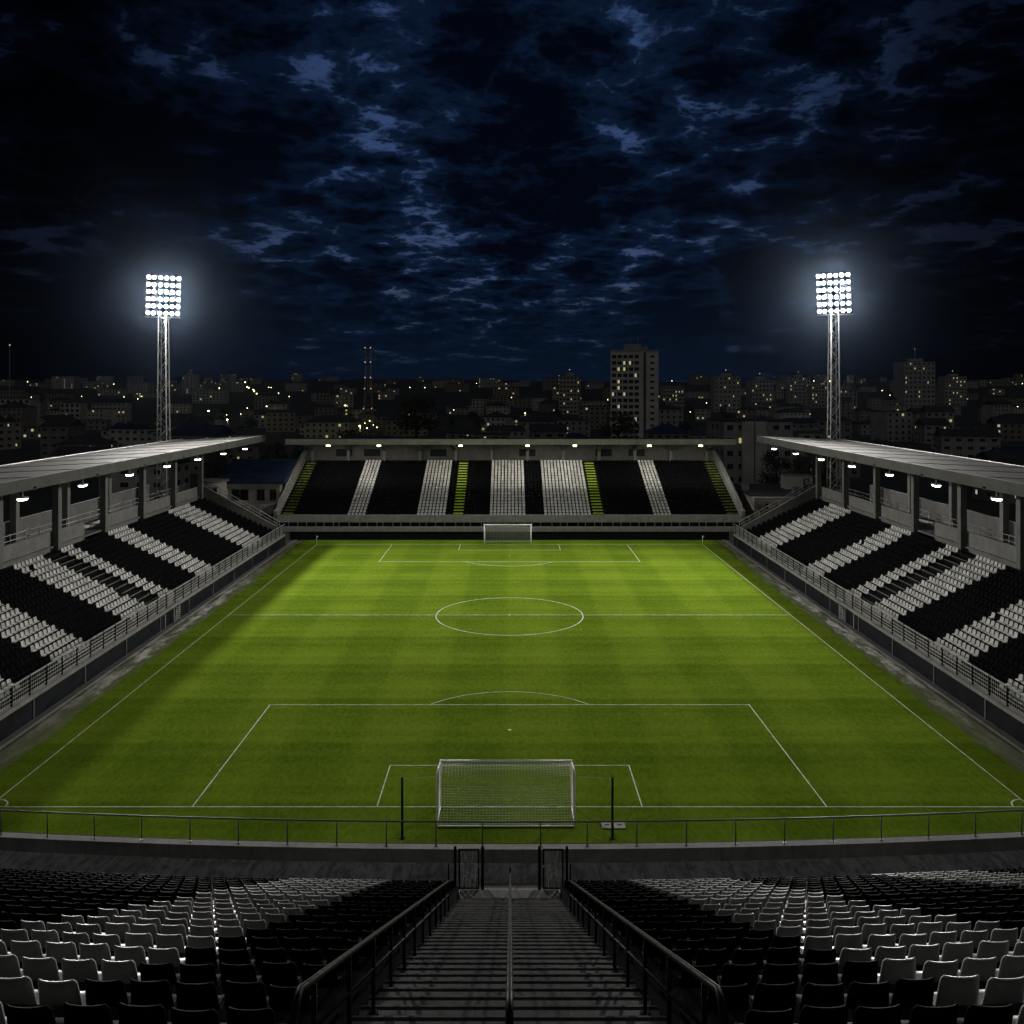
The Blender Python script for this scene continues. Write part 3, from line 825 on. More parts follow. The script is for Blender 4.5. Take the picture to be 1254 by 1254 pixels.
# ------------------------------------------------------------------ far stand
FY = 150.95
fs = thing('grandstand', 'covered concrete grandstand behind the far goal with lime painted stairs', 'grandstand', (0, 160, 0))
def fp(mb, name, m): return rel(mb, name, m, fs)
NF = 20; FRUN = 1.0; FRISE = 0.4; FZ0 = 3.75; FSY = 152.6
mb = MB()
prof = [(FSY - .95, 0), (FSY - .95, FZ0)]
for k in range(NF): prof += [(FSY + FRUN * k + .5, FZ0 + FRISE * k), (FSY + FRUN * k + .5, FZ0 + FRISE * (k + 1))]
ztop = FZ0 + FRISE * NF
prof += [(174.0, ztop), (174.0, 0)]
mb.prism(prof, 'x', -39.9, 39.9); fp(mb, 'terrace', M_terrd)
mb = MB(); mb.box(-37.6, FY, 0, 37.6, FY + .3, 1.42); fp(mb, 'front_wall', M_navy)
mb = MB(); mb.box(-38.9, FY - .08, 1.425, 38.9, FY + .69, 2.2); fp(mb, 'ledge', M_par)
mb = MB(); mb.box(-39.9, FY + .38, 2.95, 39.9, FY + .69, 4.22); fp(mb, 'fascia', M_par)
r3 = random.Random(5)
for i in range(52):
    x = -38 + 1.5 * i + r3.uniform(-.3, .3); mb = MB(); mb.box(x - .06, FY + .3, 2.2, x + .06, FY + .5, 2.94); fp(mb, 'gap_post', M_conc)
mb = MB(); mb.box(-39.9, 173.4, ztop, 39.9, 173.99, 16.0); fp(mb, 'rear_wall', M_fasc)
mb = MB()
for x in (-32.5, -27, -14, 3.5, 18.5, 25.0): mb.box(x - 1.6, 173.36, ztop + .9, x + 1.6, 173.397, ztop + 2.3)
fp(mb, 'window_band', M_navy)
for s in (-1, 1):
    mb = MB(); mb.prism([(FSY - .95, 0), (FSY - .95, 4.7), (FSY + .5, 4.9), (174, 13.6), (174, 0)], 'x', s * 39.92, s * 40.5); fp(mb, 'side_wall', M_conc)
    mb = MB(); mb.prism([(FSY - .95, 4.71), (FSY - .95, 4.85), (FSY + .5, 5.05), (174, 13.75), (174, 13.61), (FSY + .5, 4.91)], 'x', s * 39.86, s * 40.58); fp(mb, 'coping', M_conc_l)
    mb = MB(); mb.box(s * 37.61, FY + .05, 0, s * 38.9, FY + .6, 1.42); fp(mb, 'corner_pier', M_conc)
    er = thing('handrail', 'grey handrail on the %s side wall of the far stand' % ('left' if s < 0 else 'right'), 'handrail', (s * 40.2, 163, 9), 0, 'handrails on the side walls of the far stand')
    mb = MB(); mb.tube([(s * 40.2, 152.5, 5.9), (s * 40.2, 173.6, 14.6)], .06, 6); rel(mb, 'rail', M_galv, er)
    for i in range(8):
        y = 152.6 + 3 * i; z = 4.9 + (y - 153.1) * .416
        mb = MB(); mb.tube([(s * 40.2, y, z), (s * 40.2, y, 5.9 + (y - 152.5) * .4123)], .05, 6); rel(mb, 'post', M_galv, er)
colx = [-38.6 + 77.2 * i / 11 for i in range(12)]
for x in colx:
    mb = MB(); mb.box(x - .28, 172.7, ztop, x + .28, 173.35, 15.9); fp(mb, 'column', M_conc)
    mb = MB(); mb.prism([(160.2, 15.75), (168.5, 14.9), (173.3, 13.6), (173.3, 15.2), (160.2, 16.0)], 'x', x - .16, x + .16); fp(mb, 'roof_bracket', M_conc)
mb = MB(); mb.prism([(159.75, 16.05), (159.75, 16.72), (175.0, 16.15), (175.0, 15.9)], 'x', -40.4, 40.9); fp(mb, 'roof', M_roofd)
mb = MB(); mb.box(-40.5, 159.3, 15.78, 41.0, 159.74, 16.78); fp(mb, 'roof_fascia', M_pfas)
# lime painted stairs
LIME = ((-39.3, -37.5), (-9.75, -8.05), (14.55, 16.3), (37.9, 39.6))
for (a, b) in LIME:
    mb = MB()
    for k in range(NF):
        z = FZ0 + FRISE * k; y = FSY + FRUN * (k - .5) + .5 - .5
        mb.box(a, y + .02, z + .003, b, y + FRUN - .02, z + .03, 0)
        mb.box(a, y + .02, z + .03, b, y + .10, z + .2, 0)
    fp(mb, 'lime_stair', M_lime if abs(a) < 30 else M_lime2)
def far_white(x):
    return -27.9 <= x <= -25.1 or -16.1 <= x <= -11.2 or -3.3 <= x <= 3.1 or 6.2 <= x <= 14.5 or 25.1 <= x <= 27.8
for k in range(NF):
    x = -37.2
    while x < 37.8:
        if not any(a - .25 < x < b + .25 for a, b in LIME):
            lod_seat(x, FSY + FRUN * k, FZ0 + FRISE * k - .03, 0, -1, 0.46, 0.36, 0.22, 1 if far_white(x) else 0)
        x += 0.63
tag(rest.build('seat_rows', [M_black, M_white], None, True), 'black and white plastic seats filling the far rows and the side stands', 'seats', None, 'stuff')
for i, x in enumerate((402, 464, 564, 646, 704, 795, 858)):
    X = (x - 624) / FPX * 161.0
    t = thing('roof_lamp', 'yellowish flood lamp under the far stand roof, %s from the left' % ORD[i + 1], 'flood lamp', (X, 161.0, 15.62), 0, 'flood lamps under the far stand roof')
    mb = MB(); mb.tube([(0, .3, .5), (0, .1, .25), (0, 0, .12)], .05, 6); mb.build('arm', M_pole, t)
    mb = MB(); mb.prism([(-.42, .12), (.42, .12), (.5, -.02), (-.5, -.02)], 'y', -.3, .3); mb.build('housing', M_pole, t)
    mb = MB(); mb.prism([(-.33, -.03), (.33, -.03), (.25, -.24), (-.25, -.24)], 'y', -.25, .25); mb.build('lens', M_lens3, t)
    ld = bpy.data.lights.new('roof_lamp_light', 'SPOT'); ld.energy = FAR_LAMP_W; ld.color = (1, .96, .84); ld.shadow_soft_size = 0.3
    ld.spot_size = R_(160); ld.spot_blend = 0.6
    lo = bpy.data.objects.new('lamp_light', ld); col.objects.link(lo); lo.parent = t; lo.location = (0, 0, -.32)
    lo.rotation_euler = (R_(20), 0, 0)

# ------------------------------------------------------------------ goals
def goal(label, cx, yl, W, H, back, sgn, r, cell, nr):
    t = thing('football_goal', label, 'goal', (cx, yl, 0), 0 if sgn > 0 else PI)
    # local: goal line on x axis, net extends to -y
    h2 = W / 2
    for a in (-1, 1):
        mb = MB(); mb.tube([(a * h2, 0, 0), (a * h2, 0, H - r)], r, 10); mb.build('post', M_whitep, t)
        bx = a * (h2 + 0.05)
        mb = MB()
        mb.tube([(a * h2, -.02, H - .02), (a * (h2 + .1), -back * .52, H - .08), (a * (h2 + .12), -back * .58, H - .35), (a * (h2 + .02), -back, .06)], r * .62, 8)
        mb.build('stanchion', M_whitep, t)
        mb = MB(); mb.tube([(a * h2, -.05, .05), (a * (h2 + .02), -back, .05)], r * .5, 6); mb.build('side_bar', M_whitep, t)
    mb = MB(); mb.tube([(-h2 - r, 0, H), (h2 + r, 0, H)], r, 10); mb.build('crossbar', M_whitep, t)
    mb = MB(); mb.tube([(-h2 - .02, -back, .05), (h2 + .02, -back, .05)], r * .7, 8); mb.build('ground_bar', M_whitep, t)
    mb = MB(); nx = int(W / cell)
    def path(u):      # sagging section through the net at cross position u (-1..1)
        sag = .32 * (1 - u * u)
        return [(0, H), (-back * .30, H - .05 - sag * .45), (-back * .58, H - .22 - sag), (-back * .74, H * .60 - sag * .3), (-back * .9, H * .28), (-back, .06)]
    def samp(u, tt):
        p = path(u); L = [0]
        for i in range(1, len(p)): L.append(L[-1] + math.dist(p[i], p[i-1]))
        q = tt * L[-1]
        for i in range(1, len(p)):
            if q <= L[i] + 1e-9:
                f = (q - L[i-1]) / (L[i] - L[i-1]); return (p[i-1][0] + (p[i][0] - p[i-1][0]) * f, p[i-1][1] + (p[i][1] - p[i-1][1]) * f)
        return p[-1]
    ny = int((back * 1.15 + H) / cell)
    for i in range(nx + 1):
        u = -1 + 2 * i / nx
        mb.tube([(u * h2, *samp(u, j / 14)) for j in range(15)], nr, 4)
    for j in range(1, ny):
        mb.tube([((-1 + 2 * i / 16) * h2, *samp(-1 + 2 * i / 16, j / ny)) for i in range(17)], nr, 4)
    for a in (-1, 1):
        for j in range(1, ny):
            y, z = samp(a, j / ny)
            mb.tube([(a * h2, y, z), (a * h2, 0, z * .98)], nr * .8, 4)
    mb.build('net', M_net, t)
    return t
goal('white goal nearest the camera, seen from behind its net', -.22, YG0, 8.05, 2.82, 2.5, 1, .07, .19, .0095)
goal('white goal at the far end below the far stand', -.3, YG1, 7.7, 3.3, 2.4, -1, .10, .24, .012)
# net tension posts and ropes
for (x, lab, e) in ((492.5, 'left', -4.3), (750, 'right', 4.0)):
    X = (x - 624) / FPX * 50.4
    t = thing('net_post', 'tall black post standing behind the near goal on its %s' % lab, 'post', (X, 50.4, 0), 0, 'posts behind the near goal')
    mb = MB(); mb.tube([(0, 0, 0), (0, 0, 3.42)], .07, 10); mb.tube([(0, 0, 3.42), (0, 0, 3.46)], .085, 10); mb.build('pole', M_rail, t)
    mb = MB(); mb.tube([(0, 0, 3.4), (e - X, YG0 - 1.45 - 50.4, 2.5)], .008, 4); mb.build('rope', M_pole, t)
    mb = MB(); mb.tube([(0, 0, 0), (0, 0, .05)], .16, 10); mb.build('foot_plate', M_rail, t)
t = thing('ground_hatch', 'pale metal hatch of two plates in the grass behind the near goal', 'hatch', (6.1, 51.9, 0))
for a in (-.36, .36):
    mb = MB(); mb.box(a - .34, -.42, 0, a + .34, .42, .05); mb.build('plate', M_conc_l, t)
    mb = MB(); mb.box(a - .12, -.05, .05, a + .12, .0, .07); mb.build('handle', M_rail, t)
for s in (-1, 1):
    t = thing('corner_flag', 'thin white corner flag pole at the far %s corner of the pitch' % ('left' if s < 0 else 'right'), 'corner flag', (s * HW, YG1, 0), 0, 'far corner flags')
    mb = MB(); mb.tube([(0, 0, 0), (0, 0, 1.5)], .035, 8); mb.build('pole', M_whitep, t)
    mb = MB(); mb.prism([(0.03, 1.48), (.34, 1.36), (0.03, 1.2)], 'y', -.01, .01); mb.build('flag', M_whitep, t)

# ------------------------------------------------------------------ floodlight masts
lamp_mb = MB(); lamp_mb.tube([(0, .30, 0), (0, .1, 0), (0, -.02, 0)], .18, 12, 0, .33); lamp_mb.tube([(0, -.02, 0), (0, -.20, 0)], .335, 12, cap=False); LAMP_ME = lamp_mb.mesh('lamp', M_pole)
lens_mb = MB(); lens_mb.tube([(0, -.03, 0), (0, -.07, 0)], .29, 14); LENS_ME = lens_mb.mesh('lens', M_lens)
def mast(label, X, Y, zc, facing):
    t = thing('floodlight_mast', label, 'floodlight', (X, Y, 0), 0, 'floodlight masts behind the side stands')
    ztop = zc - 3.4
    def hw(z): return 0.88 - 0.30 * z / ztop
    cs = ((-1, -1), (1, -1), (1, 1), (-1, 1))
    for a, b in cs:
        mb = MB(); mb.tube([(a * hw(0), b * hw(0), 0), (a * hw(ztop), b * hw(ztop), ztop)], .11, 8); mb.build('lattice_leg', M_mast, t)
    mb = MB(); z = 0.4; i = 0
    while z < ztop - .5:
        st = 2.1 * hw(z) + .4; z2 = min(z + st, ztop - .1)
        for q in (0, 2):
            a, b = cs[q], cs[(q + 1) % 4]
            if (i + q // 2) % 2: a, b = b, a
            mb.tube([(a[0] * hw(z), a[1] * hw(z), z), (b[0] * hw(z2), b[1] * hw(z2), z2)], .075, 5)
        for q in (1, 3):
            a, b = cs[q], cs[(q + 1) % 4]
            mb.tube([(a[0] * hw(z), a[1] * hw(z), z), (b[0] * hw(z), b[1] * hw(z), z)], .05, 5)
        z = z2; i += 1
    mb.build('bracing', M_mast, t)
    mb = MB(); mb.box(-1.6, -1.6, -.1, 1.6, 1.6, .5); mb.build('footing', M_conc, t)
    rot = Matrix.Rotation(facing, 4, 'Z') @ Matrix.Rotation(R_(14), 4, 'X')   # local -y faces the pitch
    head = bpy.data.objects.new('lamp_frame', None)
    mb = MB()
    for j in range(6):
        z = -3.0 + 1.17 * j - .0; mb.box(-2.65, .3, z - .05, 2.65, .42, z + .05)
    for x in (-2.6, -1.0, 1.0, 2.6): mb.box(x - .06, .43, -3.3, x + .06, .55, 3.2)
    mb.box(-2.8, -.1, -3.75, 2.8, .9, -3.66)
    mb.tube([(-.5, .5, -3.6), (-.5, .5, 1.5)], .1, 6); mb.tube([(.5, .5, -3.6), (.5, .5, 1.5)], .1, 6)
    fr = mb.build('lamp_frame', M_mast, t); fr.matrix_local = Matrix.Translation((0, 0, zc)) @ rot
    XSP = (-2.3, -1.5, -.5, .42, 1.36, 2.28)
    for j in range(6):
        for x in XSP:
            o = place('lamp', LAMP_ME, t); o.matrix_local = Matrix.Translation((0, 0, zc)) @ rot @ Matrix.Translation((x, 0, -3.0 + 1.17 * j))
            place('lens', LENS_ME, o)
    ld = bpy.data.lights.new('floodlight', 'SPOT'); ld.energy = FLOOD_W; ld.color = (1, .97, .90); ld.shadow_soft_size = 1.2
    ld.spot_size = R_(100); ld.spot_blend = 1.0
    lo = bpy.data.objects.new('floodlight_beam', ld); col.objects.link(lo); lo.parent = t
    p = Vector((0, 0, zc)); fwd = rot.to_3x3() @ Vector((0, -1, 0)); lo.location = p + fwd * .9
    aim = Vector((0, 90 - Y, 0)) + Vector((-X * 1.42, 0, 0)) - Vector((0, 0, zc))
    lo.rotation_euler = aim.to_track_quat('-Z', 'Y').to_euler()
    ld = bpy.data.lights.new('floodlight_spill', 'SPOT'); ld.energy = FLOOD_FILL_W; ld.color = (1, .97, .92); ld.shadow_soft_size = 1.0
    ld.spot_size = R_(168); ld.spot_blend = 1.0
    lo2 = bpy.data.objects.new('floodlight_spill', ld); col.objects.link(lo2); lo2.parent = t; lo2.location = p + fwd * 1.0
    lo2.rotation_euler = fwd.to_track_quat('-Z', 'Y').to_euler()
mast('tall lattice floodlight mast rising behind the left stand', -56.7, 144.5, 41.2, R_(28))
mast('tall lattice floodlight mast rising behind the right stand', 53.1, 144.5, 41.6, R_(-28))


# ------------------------------------------------------------------ the town
def zone(X, Y):
    x = 624 + X / Y * FPX
    if x < 195: return 'left of the left mast'
    if x < 440: return 'left of the lattice tower'
    if x < 740: return 'left of the tall block'
    if x < 1015: return 'left of the right mast'
    return 'right of the right mast'
def win_mesh(name, w, h, glass):
    mb = MB()
    mb.box(-w/2, -.05, -h/2, w/2, .02, h/2, 0)
    mb.box(-w/2 + .07, -.056, -h/2 + .07, -.03, -.0505, h/2 - .07, 1); mb.box(.03, -.056, -h/2 + .07, w/2 - .07, -.0505, h/2 - .07, 2)
    return mb.mesh(name, [M_wall2, glass, M_glass])
WIN = {k: win_mesh('window', 1.5, 1.35, g) for k, g in (('dark', M_glass), ('lit', M_win), ('white', M_win2))}
WINS = {k: win_mesh('window', 1.9, 1.15, g) for k, g in (('dark', M_glass), ('lit', M_win), ('white', M_win2))}
def roof_mb(w, dp, h, kind, mb=None, m=0, ov=.4):
    mb = mb or MB()
    if kind == 'flat':
        mb.box(-w/2 - .15, -.15, h + .003, w/2 + .15, dp + .15, h + .4, m)
    elif kind == 'gable':
        rh = dp * .26
        mb.prism([(-ov, h + .003), (dp + ov, h + .003), (dp / 2, h + rh)], 'x', -w/2 - ov, w/2 + ov, m)
    else:
        rh = min(w, dp) * .26; a, b = w/2 + ov, dp + ov
        r = max(0.3, (w - dp) / 2 * .9)
        P = [(-a, -ov, h + .003), (a, -ov, h + .003), (a, b, h + .003), (-a, b, h + .003)]
        T = [(-r, dp/2, h + rh), (r, dp/2, h + rh)]
        mb.poly([P[0], P[1], T[1], T[0]], m); mb.poly([P[2], P[3], T[0], T[1]], m); mb.poly([P[1], P[2], T[1]], m); mb.poly([P[3], P[0], T[0]], m); mb.poly(P[::-1], m)
    return mb
def house(name, label, cat, X, Y, w, dp, h, rz, floors, cols, nlit, wm, kind, rm, rg, group=None, wins=WIN, side=True, z0=None, extra=True):
    z0 = hz(X, Y) if z0 is None else z0
    t = thing(name, label, cat, (X, Y, z0), rz, group)
    mb = MB(); mb.box(-w/2, 0, -4, w/2, dp, h); mb.build('wall', wm, t)
    ro = roof_mb(w, dp, h, kind).build('roof', rm, t)
    if extra:
        mb = MB(); cx = rg.uniform(-.3, .3) * w; mb.box(cx - .4, dp*.55, h + .3, cx + .4, dp*.55 + .8, h + 1.6 + (dp * .12 if kind != 'flat' else 0)); o = mb.build('chimney', wm, ro)
    cells = [(i, j, 0) for i in range(cols) for j in range(floors)]
    if side:
        sc_ = max(1, int(dp / 3.5)); cells += [(i, j, 1) for i in range(sc_) for j in range(floors)]
    lit = set(rg.sample(range(len(cells)), min(nlit, len(cells))))
    fh = h / floors
    for n, (i, j, f) in enumerate(cells):
        k = ('lit' if rg.random() < .75 else 'white') if n in lit else 'dark'
        if f == 0:
            o = place('window', wins[k], t, (-w/2 + w * (i + .5) / cols, 0, fh * (j + .56)))
        else:
            sgn = 1 if X < 0 else -1
            o = place('window', wins[k], t, (sgn * w/2, dp * (i + .5) / sc_, fh * (j + .56)), PI/2 * sgn)
    return t
rg = random.Random(21)
WALLS = [(M_wall1, 'pale'), (M_wall2, 'grey'), (M_wall3, 'brown')]
# corner buildings beside the far stand
t = thing('clubhouse', 'low clubhouse with dark blue roof and wide windows in the far left corner', 'building', (-47, 160, 0))
mb = MB(); mb.box(-5.4, 0, 0, 5.3, 12, 8.7); mb.build('wall', M_wall1, t)
mb = MB(); mb.prism([(-.7, 8.703), (12.6, 8.703), (12.6, 9.0), (9.5, 12.2), (8.9, 12.2), (-.7, 9.0)], 'x', -6, 6.2); ro = mb.build('roof', M_roofb, t)
mb = MB(); mb.box(-6.1, 8.7, 12.205, 6.3, 9.8, 12.42); mb.build('ridge_cap', M_roofb, ro)
mb = MB(); mb.box(-5.6, -.5, 8.35, 5.5, -.01, 8.69); mb.build('eaves_band', M_wall1, t)
for x, w in ((-1.9, 3.0), (1.9, 1.3), (4.1, 1.0)):
    mb = MB(); mb.box(x - w/2 - .1, -.06, 5.6, x + w/2 + .1, -.005, 7.7); wf = mb.build('window', M_wall3, t)
    mb = MB(); mb.box(x - w/2, -.075, 5.7, x - .04, -.062, 7.6); mb.box(x + .04, -.075, 5.7, x + w/2, -.062, 7.6); mb.build('pane', M_glass, wf)
mb = MB(); P = [[], [], [], []]
for i in range(17):
    a = PI * 1.02 + (PI * .96) * i / 16
    X = 5.6 * math.cos(a) * 1.0; y = -3.0 + 2.8 * math.sin(a) * .8 - .2
    for k, (dyy, z) in enumerate(((0, 3.8), (0, 5.5), (.35, 5.5), (.35, 3.8))): P[k].append((X, y + dyy, z))
mb.grid([[q[i] for q in P + [P[0]]] for i in range(17)], 0, False)
mb.poly([P[3][i] for i in range(17)]); mb.box(-5.4, -3.1, 3.82, 5.3, -.005, 4.0)
mb.build('balcony', M_conc_l, t)
mb = MB(); mb.box(-5.0, -2.6, 0, 4.8, -.01, 3.79); mb.build('base_wall', M_conc, t)
mb = MB(); mb.tube([(-6.4, -.4, 0), (-6.4, -.4, 9.2)], 2.3, 20, sm=True); mb.build('stair_turret', M_wall1, t)
mb = MB(); mb.tube([(-6.4, -.4, 9.21), (-6.4, -.4, 9.5)], 2.6, 20, sm=False); mb.build('turret_cap', M_conc_l, t)
mb = MB(); mb.box(-7.0, -2.76, 6.3, -6.3, -2.66, 8.3); mb.box(-5.9, -2.76, 6.3, -5.2, -2.6, 8.3); mb.build('slit_windows', M_glass, t)
t = thing('service_building', 'low flat roofed service building in the far right corner with a curved pale parapet', 'building', (52, 160, 0))
mb = MB(); mb.box(-7.6, 0, 0, 10, 22, 6.1); mb.build('wall', M_wall2, t)
mb = MB(); mb.box(-7.8, 2, 6.103, 10.2, 22.2, 6.3); mb.build('roof', M_roofd, t)
mb = MB(); P = [[], [], [], []]
for i in range(17):
    X = -7.6 + 17.5 * i / 16; y = -2.2 - .9 * math.sin(PI * i / 16)
    for k, (dyy, z) in enumerate(((0, 4.0), (0, 5.9), (.35, 5.9), (.35, 4.0))): P[k].append((X, y + dyy, z))
mb.grid([[q[i] for q in P + [P[0]]] for i in range(17)], 0, False); mb.box(-7.6, -2.1, 4.02, 9.9, -.005, 4.2)
mb.build('balcony', M_conc_l, t)
mb = MB(); mb.box(-7.2, -1.8, 0, 9.6, -.01, 4.0); mb.build('base_wall', M_conc, t)
for x in (-6, -4.2, -2): mb = MB(); mb.box(x - .35, -3.15 , 4.6, x + .1, -2.2, 5.4); mb.build('opening', M_glass, t)
for x in (-6.8, 1.5, 6.0):
    mb = MB(); mb.box(x - .7, 2.2 + abs(x), 6.31, x + .7, 3.6 + abs(x), 7.6); mb.build('roof_unit', M_conc_d, t)
t = thing('site_cabin', 'pale site cabin with a dark door on the flat roof behind the right corner', 'cabin', (56.8, 172, 6.31))
mb = MB(); mb.box(-3.0, 0, 0, 2.3, 3, 2.5); mb.build('wall', M_wall1, t)
mb = MB(); mb.box(-3.1, -.1, 2.503, 2.4, 3.1, 2.7); mb.build('roof', M_conc_l, t)
mb = MB(); mb.box(.5, -.04, .1, 1.6, -.003, 2.1); d_ = mb.build('door', M_roofd, t)
mb = MB(); mb.box(.8, -.06, 1.1, 1.35, -.042, 1.9); mb.build('pane', M_pole, d_)
# apartment block behind the right corner
t = house('apartment_block', 'grey six storey apartment block with a blank central wall behind the right corner', 'apartment block', 58.5, 207, 16.5, 14, 18.2, R_(4), 6, 6, 1, M_wall2, 'flat', M_roofd, rg, extra=False)
mb = MB(); mb.box(-4.2, -.9, -1, 1.6, -.06, 18.3); mb.build('blank_wall', M_wall1, t)
mb = MB(); mb.box(-1.4, -.93, -1, -1.15, -.905, 18.3); mb.build('drainpipe', M_roofd, t)
# tall tower block
t = thing('tower_block', 'tall pale tower block with fourteen storeys and a few lit windows', 'tower block', (60.9, 430, 0), R_(-9))
M_tow = concrete('tower_render', (0.66, 0.63, 0.58), 0.25, 0.2)
mb = MB(); mb.box(-11.6, 0, -3, 11.6, 15, 44.6); mb.build('wall', M_tow, t)
mb = MB(); mb.box(-11.8, -.2, 44.603, 11.8, 15.2, 45.3); mb.build('roof_slab', M_wall2, t)
mb = MB(); mb.box(-5.2, 3, 45.31, 3.0, 10, 48.4); mb.box(3.01, 4, 45.31, 6.5, 9, 47.2); mb.build('roof_house', M_wall2, t)
mb = MB(); mb.tube([(1.5, 6, 48.4), (1.5, 6, 51.6)], .12, 5); mb.tube([(-2, 6, 48.4), (-2, 6, 50.2)], .1, 5); mb.build('aerial', M_pole, t)
mb = MB(); mb.box(4.4, -.06, 0, 5.5, -.005, 44.2); mb.build('dark_recess', M_roofd, t)
LITS = {(12, 2): 'white', (12, 3): 'lit', (11, 1): 'lit', (11, 2): 'lit', (9, 1): 'lit', (8, 1): 'lit', (7, 2): 'white', (7, 0): 'white', (2, 1): 'lit', (5, 1): 'white', (3, 4): 'white', (10, 4): 'white'}
WT = {k: win_mesh('window', 2.1, 1.75, g) for k, g in (('dark', M_glass), ('lit', M_win), ('white', M_win2))}
for j in range(14):
    for i in range(5): place('window', WT[LITS.get((j, i), 'dark')], t, (-9.9 + 2.75 * i, 0, 2.4 + 3.05 * j))
    place('window', WINS['dark'], t, (8.6, 0, 2.4 + 3.05 * j))
# other distant towers
def tower(X, Y, w, h, floors, cols, nlit, lab, wm=M_wall2, top=True, mastlamp=False):
    t = house('tower_block', lab, 'tower block', X, Y, w, w * .7, h, rg.uniform(-.12, .12), floors, cols, nlit, wm, 'flat', M_roofd, rg, None, WT, False, None, False)
    if top:
        mb = MB(); mb.box(-w*.2, w*.2, h + .41, w*.2, w*.45, h + 3.2); mb.build('roof_house', wm, t)
        mb = MB(); mb.tube([(0, w*.3, h + 3.2), (0, w*.3, h + (12 if mastlamp else 6))], .18, 5); mb.build('aerial', M_pole, t)
        mb = MB(); mb.tube([(0, w*.3, h + (12 if mastlamp else 6)), (0, w*.3, h + (12.9 if mastlamp else 6.7))], .45, 8); mb.build('beacon', M_red, t)
def tw(xa, xb, ytop, Y, floors, cols, nlit, lab, **k):
    px = FPX / Y; X = ((xa + xb) / 2 - 624) / px
    tower(X, Y, (xb - xa) / px, CAMZ + (478 - ytop) / px - hz(X, Y), floors, cols, nlit, lab, **k)
tw(685, 711, 461, 800, 9, 6, 7, 'distant dark tower just left of the tall tower block', mastlamp=False)
tw(812, 838, 473, 900, 6, 7, 8, 'distant low block just right of the tall tower block with many lit windows', top=False)
tw(875, 907, 461, 850, 8, 6, 6, 'distant dark tower, left of the pair between tower block and right mast')
tw(920, 947, 465, 880, 7, 6, 8, 'distant tower with a lit top row, right of the pair before the right mast')
tw(967, 992, 462, 1000, 8, 5, 8, 'distant narrow tower close to the left side of the right mast')
tw(994, 1014, 473, 950, 6, 5, 6, 'distant low block touching the left side of the right mast', top=False)
tw(1028, 1050, 478, 900, 6, 4, 6, 'distant low block just right of the right floodlight mast', top=False)
tw(1107, 1146, 443, 820, 11, 7, 10, 'distant wide tower with an aerial and beacon right of the right mast', mastlamp=True)
tw(1157, 1184, 461, 1000, 8, 6, 12, 'distant block with rows of lit windows at the right edge of the skyline')
tw(223, 241, 459, 1300, 8, 4, 3, 'distant small tower just right of the left floodlight mast')
tw(0, 36, 489, 560, 6, 5, 3, 'grey apartment block at the left edge of the photo with lit windows', top=False, wm=M_wall1)
tw(73, 98, 494, 600, 5, 4, 3, 'small grey block left of the left mast, right of the left edge block', top=False, wm=M_wall1)
tw(586, 613, 463, 1900, 5, 8, 9, 'far block on the skyline with a full row of lit windows', top=False)
tw(64, 90, 461, 1700, 5, 6, 7, 'far block on the skyline with lit top row left of the left mast', top=False)
# lattice tower and thin aerial
t = thing('lattice_tower', 'slender steel lattice tower with small lamps rising behind the far stand', 'lattice tower', ((451 - 624) / FPX * 400, 400, 0))
def hwt(z): return 2.6 - 1.35 * min(1, z / 30.0)
cs = ((-1, -1), (1, -1), (1, 1), (-1, 1))
for a, b in cs:
    mb = MB(); mb.tube([(a * hwt(0), b * hwt(0), 0), (a * hwt(30), b * hwt(30), 30), (a * hwt(30), b * hwt(30), 44.6)], .13, 6); mb.build('leg', M_pole, t)
mb = MB(); z = 0; i = 0
while z < 44:
    z2 = min(44.5, z + 2.2)
    for q in range(4):
        a, b = cs[q], cs[(q + 1) % 4]
        if i % 2: a, b = b, a
        mb.tube([(a[0]*hwt(z), a[1]*hwt(z), z), (b[0]*hwt(z2), b[1]*hwt(z2), z2)], .07, 4)
    z = z2; i += 1
mb.build('bracing', M_pole, t)
for z in (17, 26, 31, 38, 44.5):
    mb = MB(); mb.box(-hwt(z) - .5, -hwt(z) - .5, z, hwt(z) + .5, hwt(z) + .5, z + .15); mb.build('platform', M_pole, t)
    for a in (-1, 1):
        mb = MB(); mb.tube([(a * hwt(z), -hwt(z) - .3, z + .16), (a * hwt(z), -hwt(z) - .3, z + .6)], .22, 6); mb.build('beacon', M_red, t)
t = thing('aerial_mast', 'thin aerial mast with a tip lamp at the left edge of the skyline', 'aerial', ((12 - 624) / FPX * 600, 600, 0))
mb = MB(); mb.tube([(0, 0, 0), (0, 0, 56)], .35, 6, 0, .12); mb.build('pole', M_pole, t)
mb = MB(); mb.tube([(0, 0, 56), (0, 0, 56.8)], .4, 8); mb.build('beacon', M_red, t)

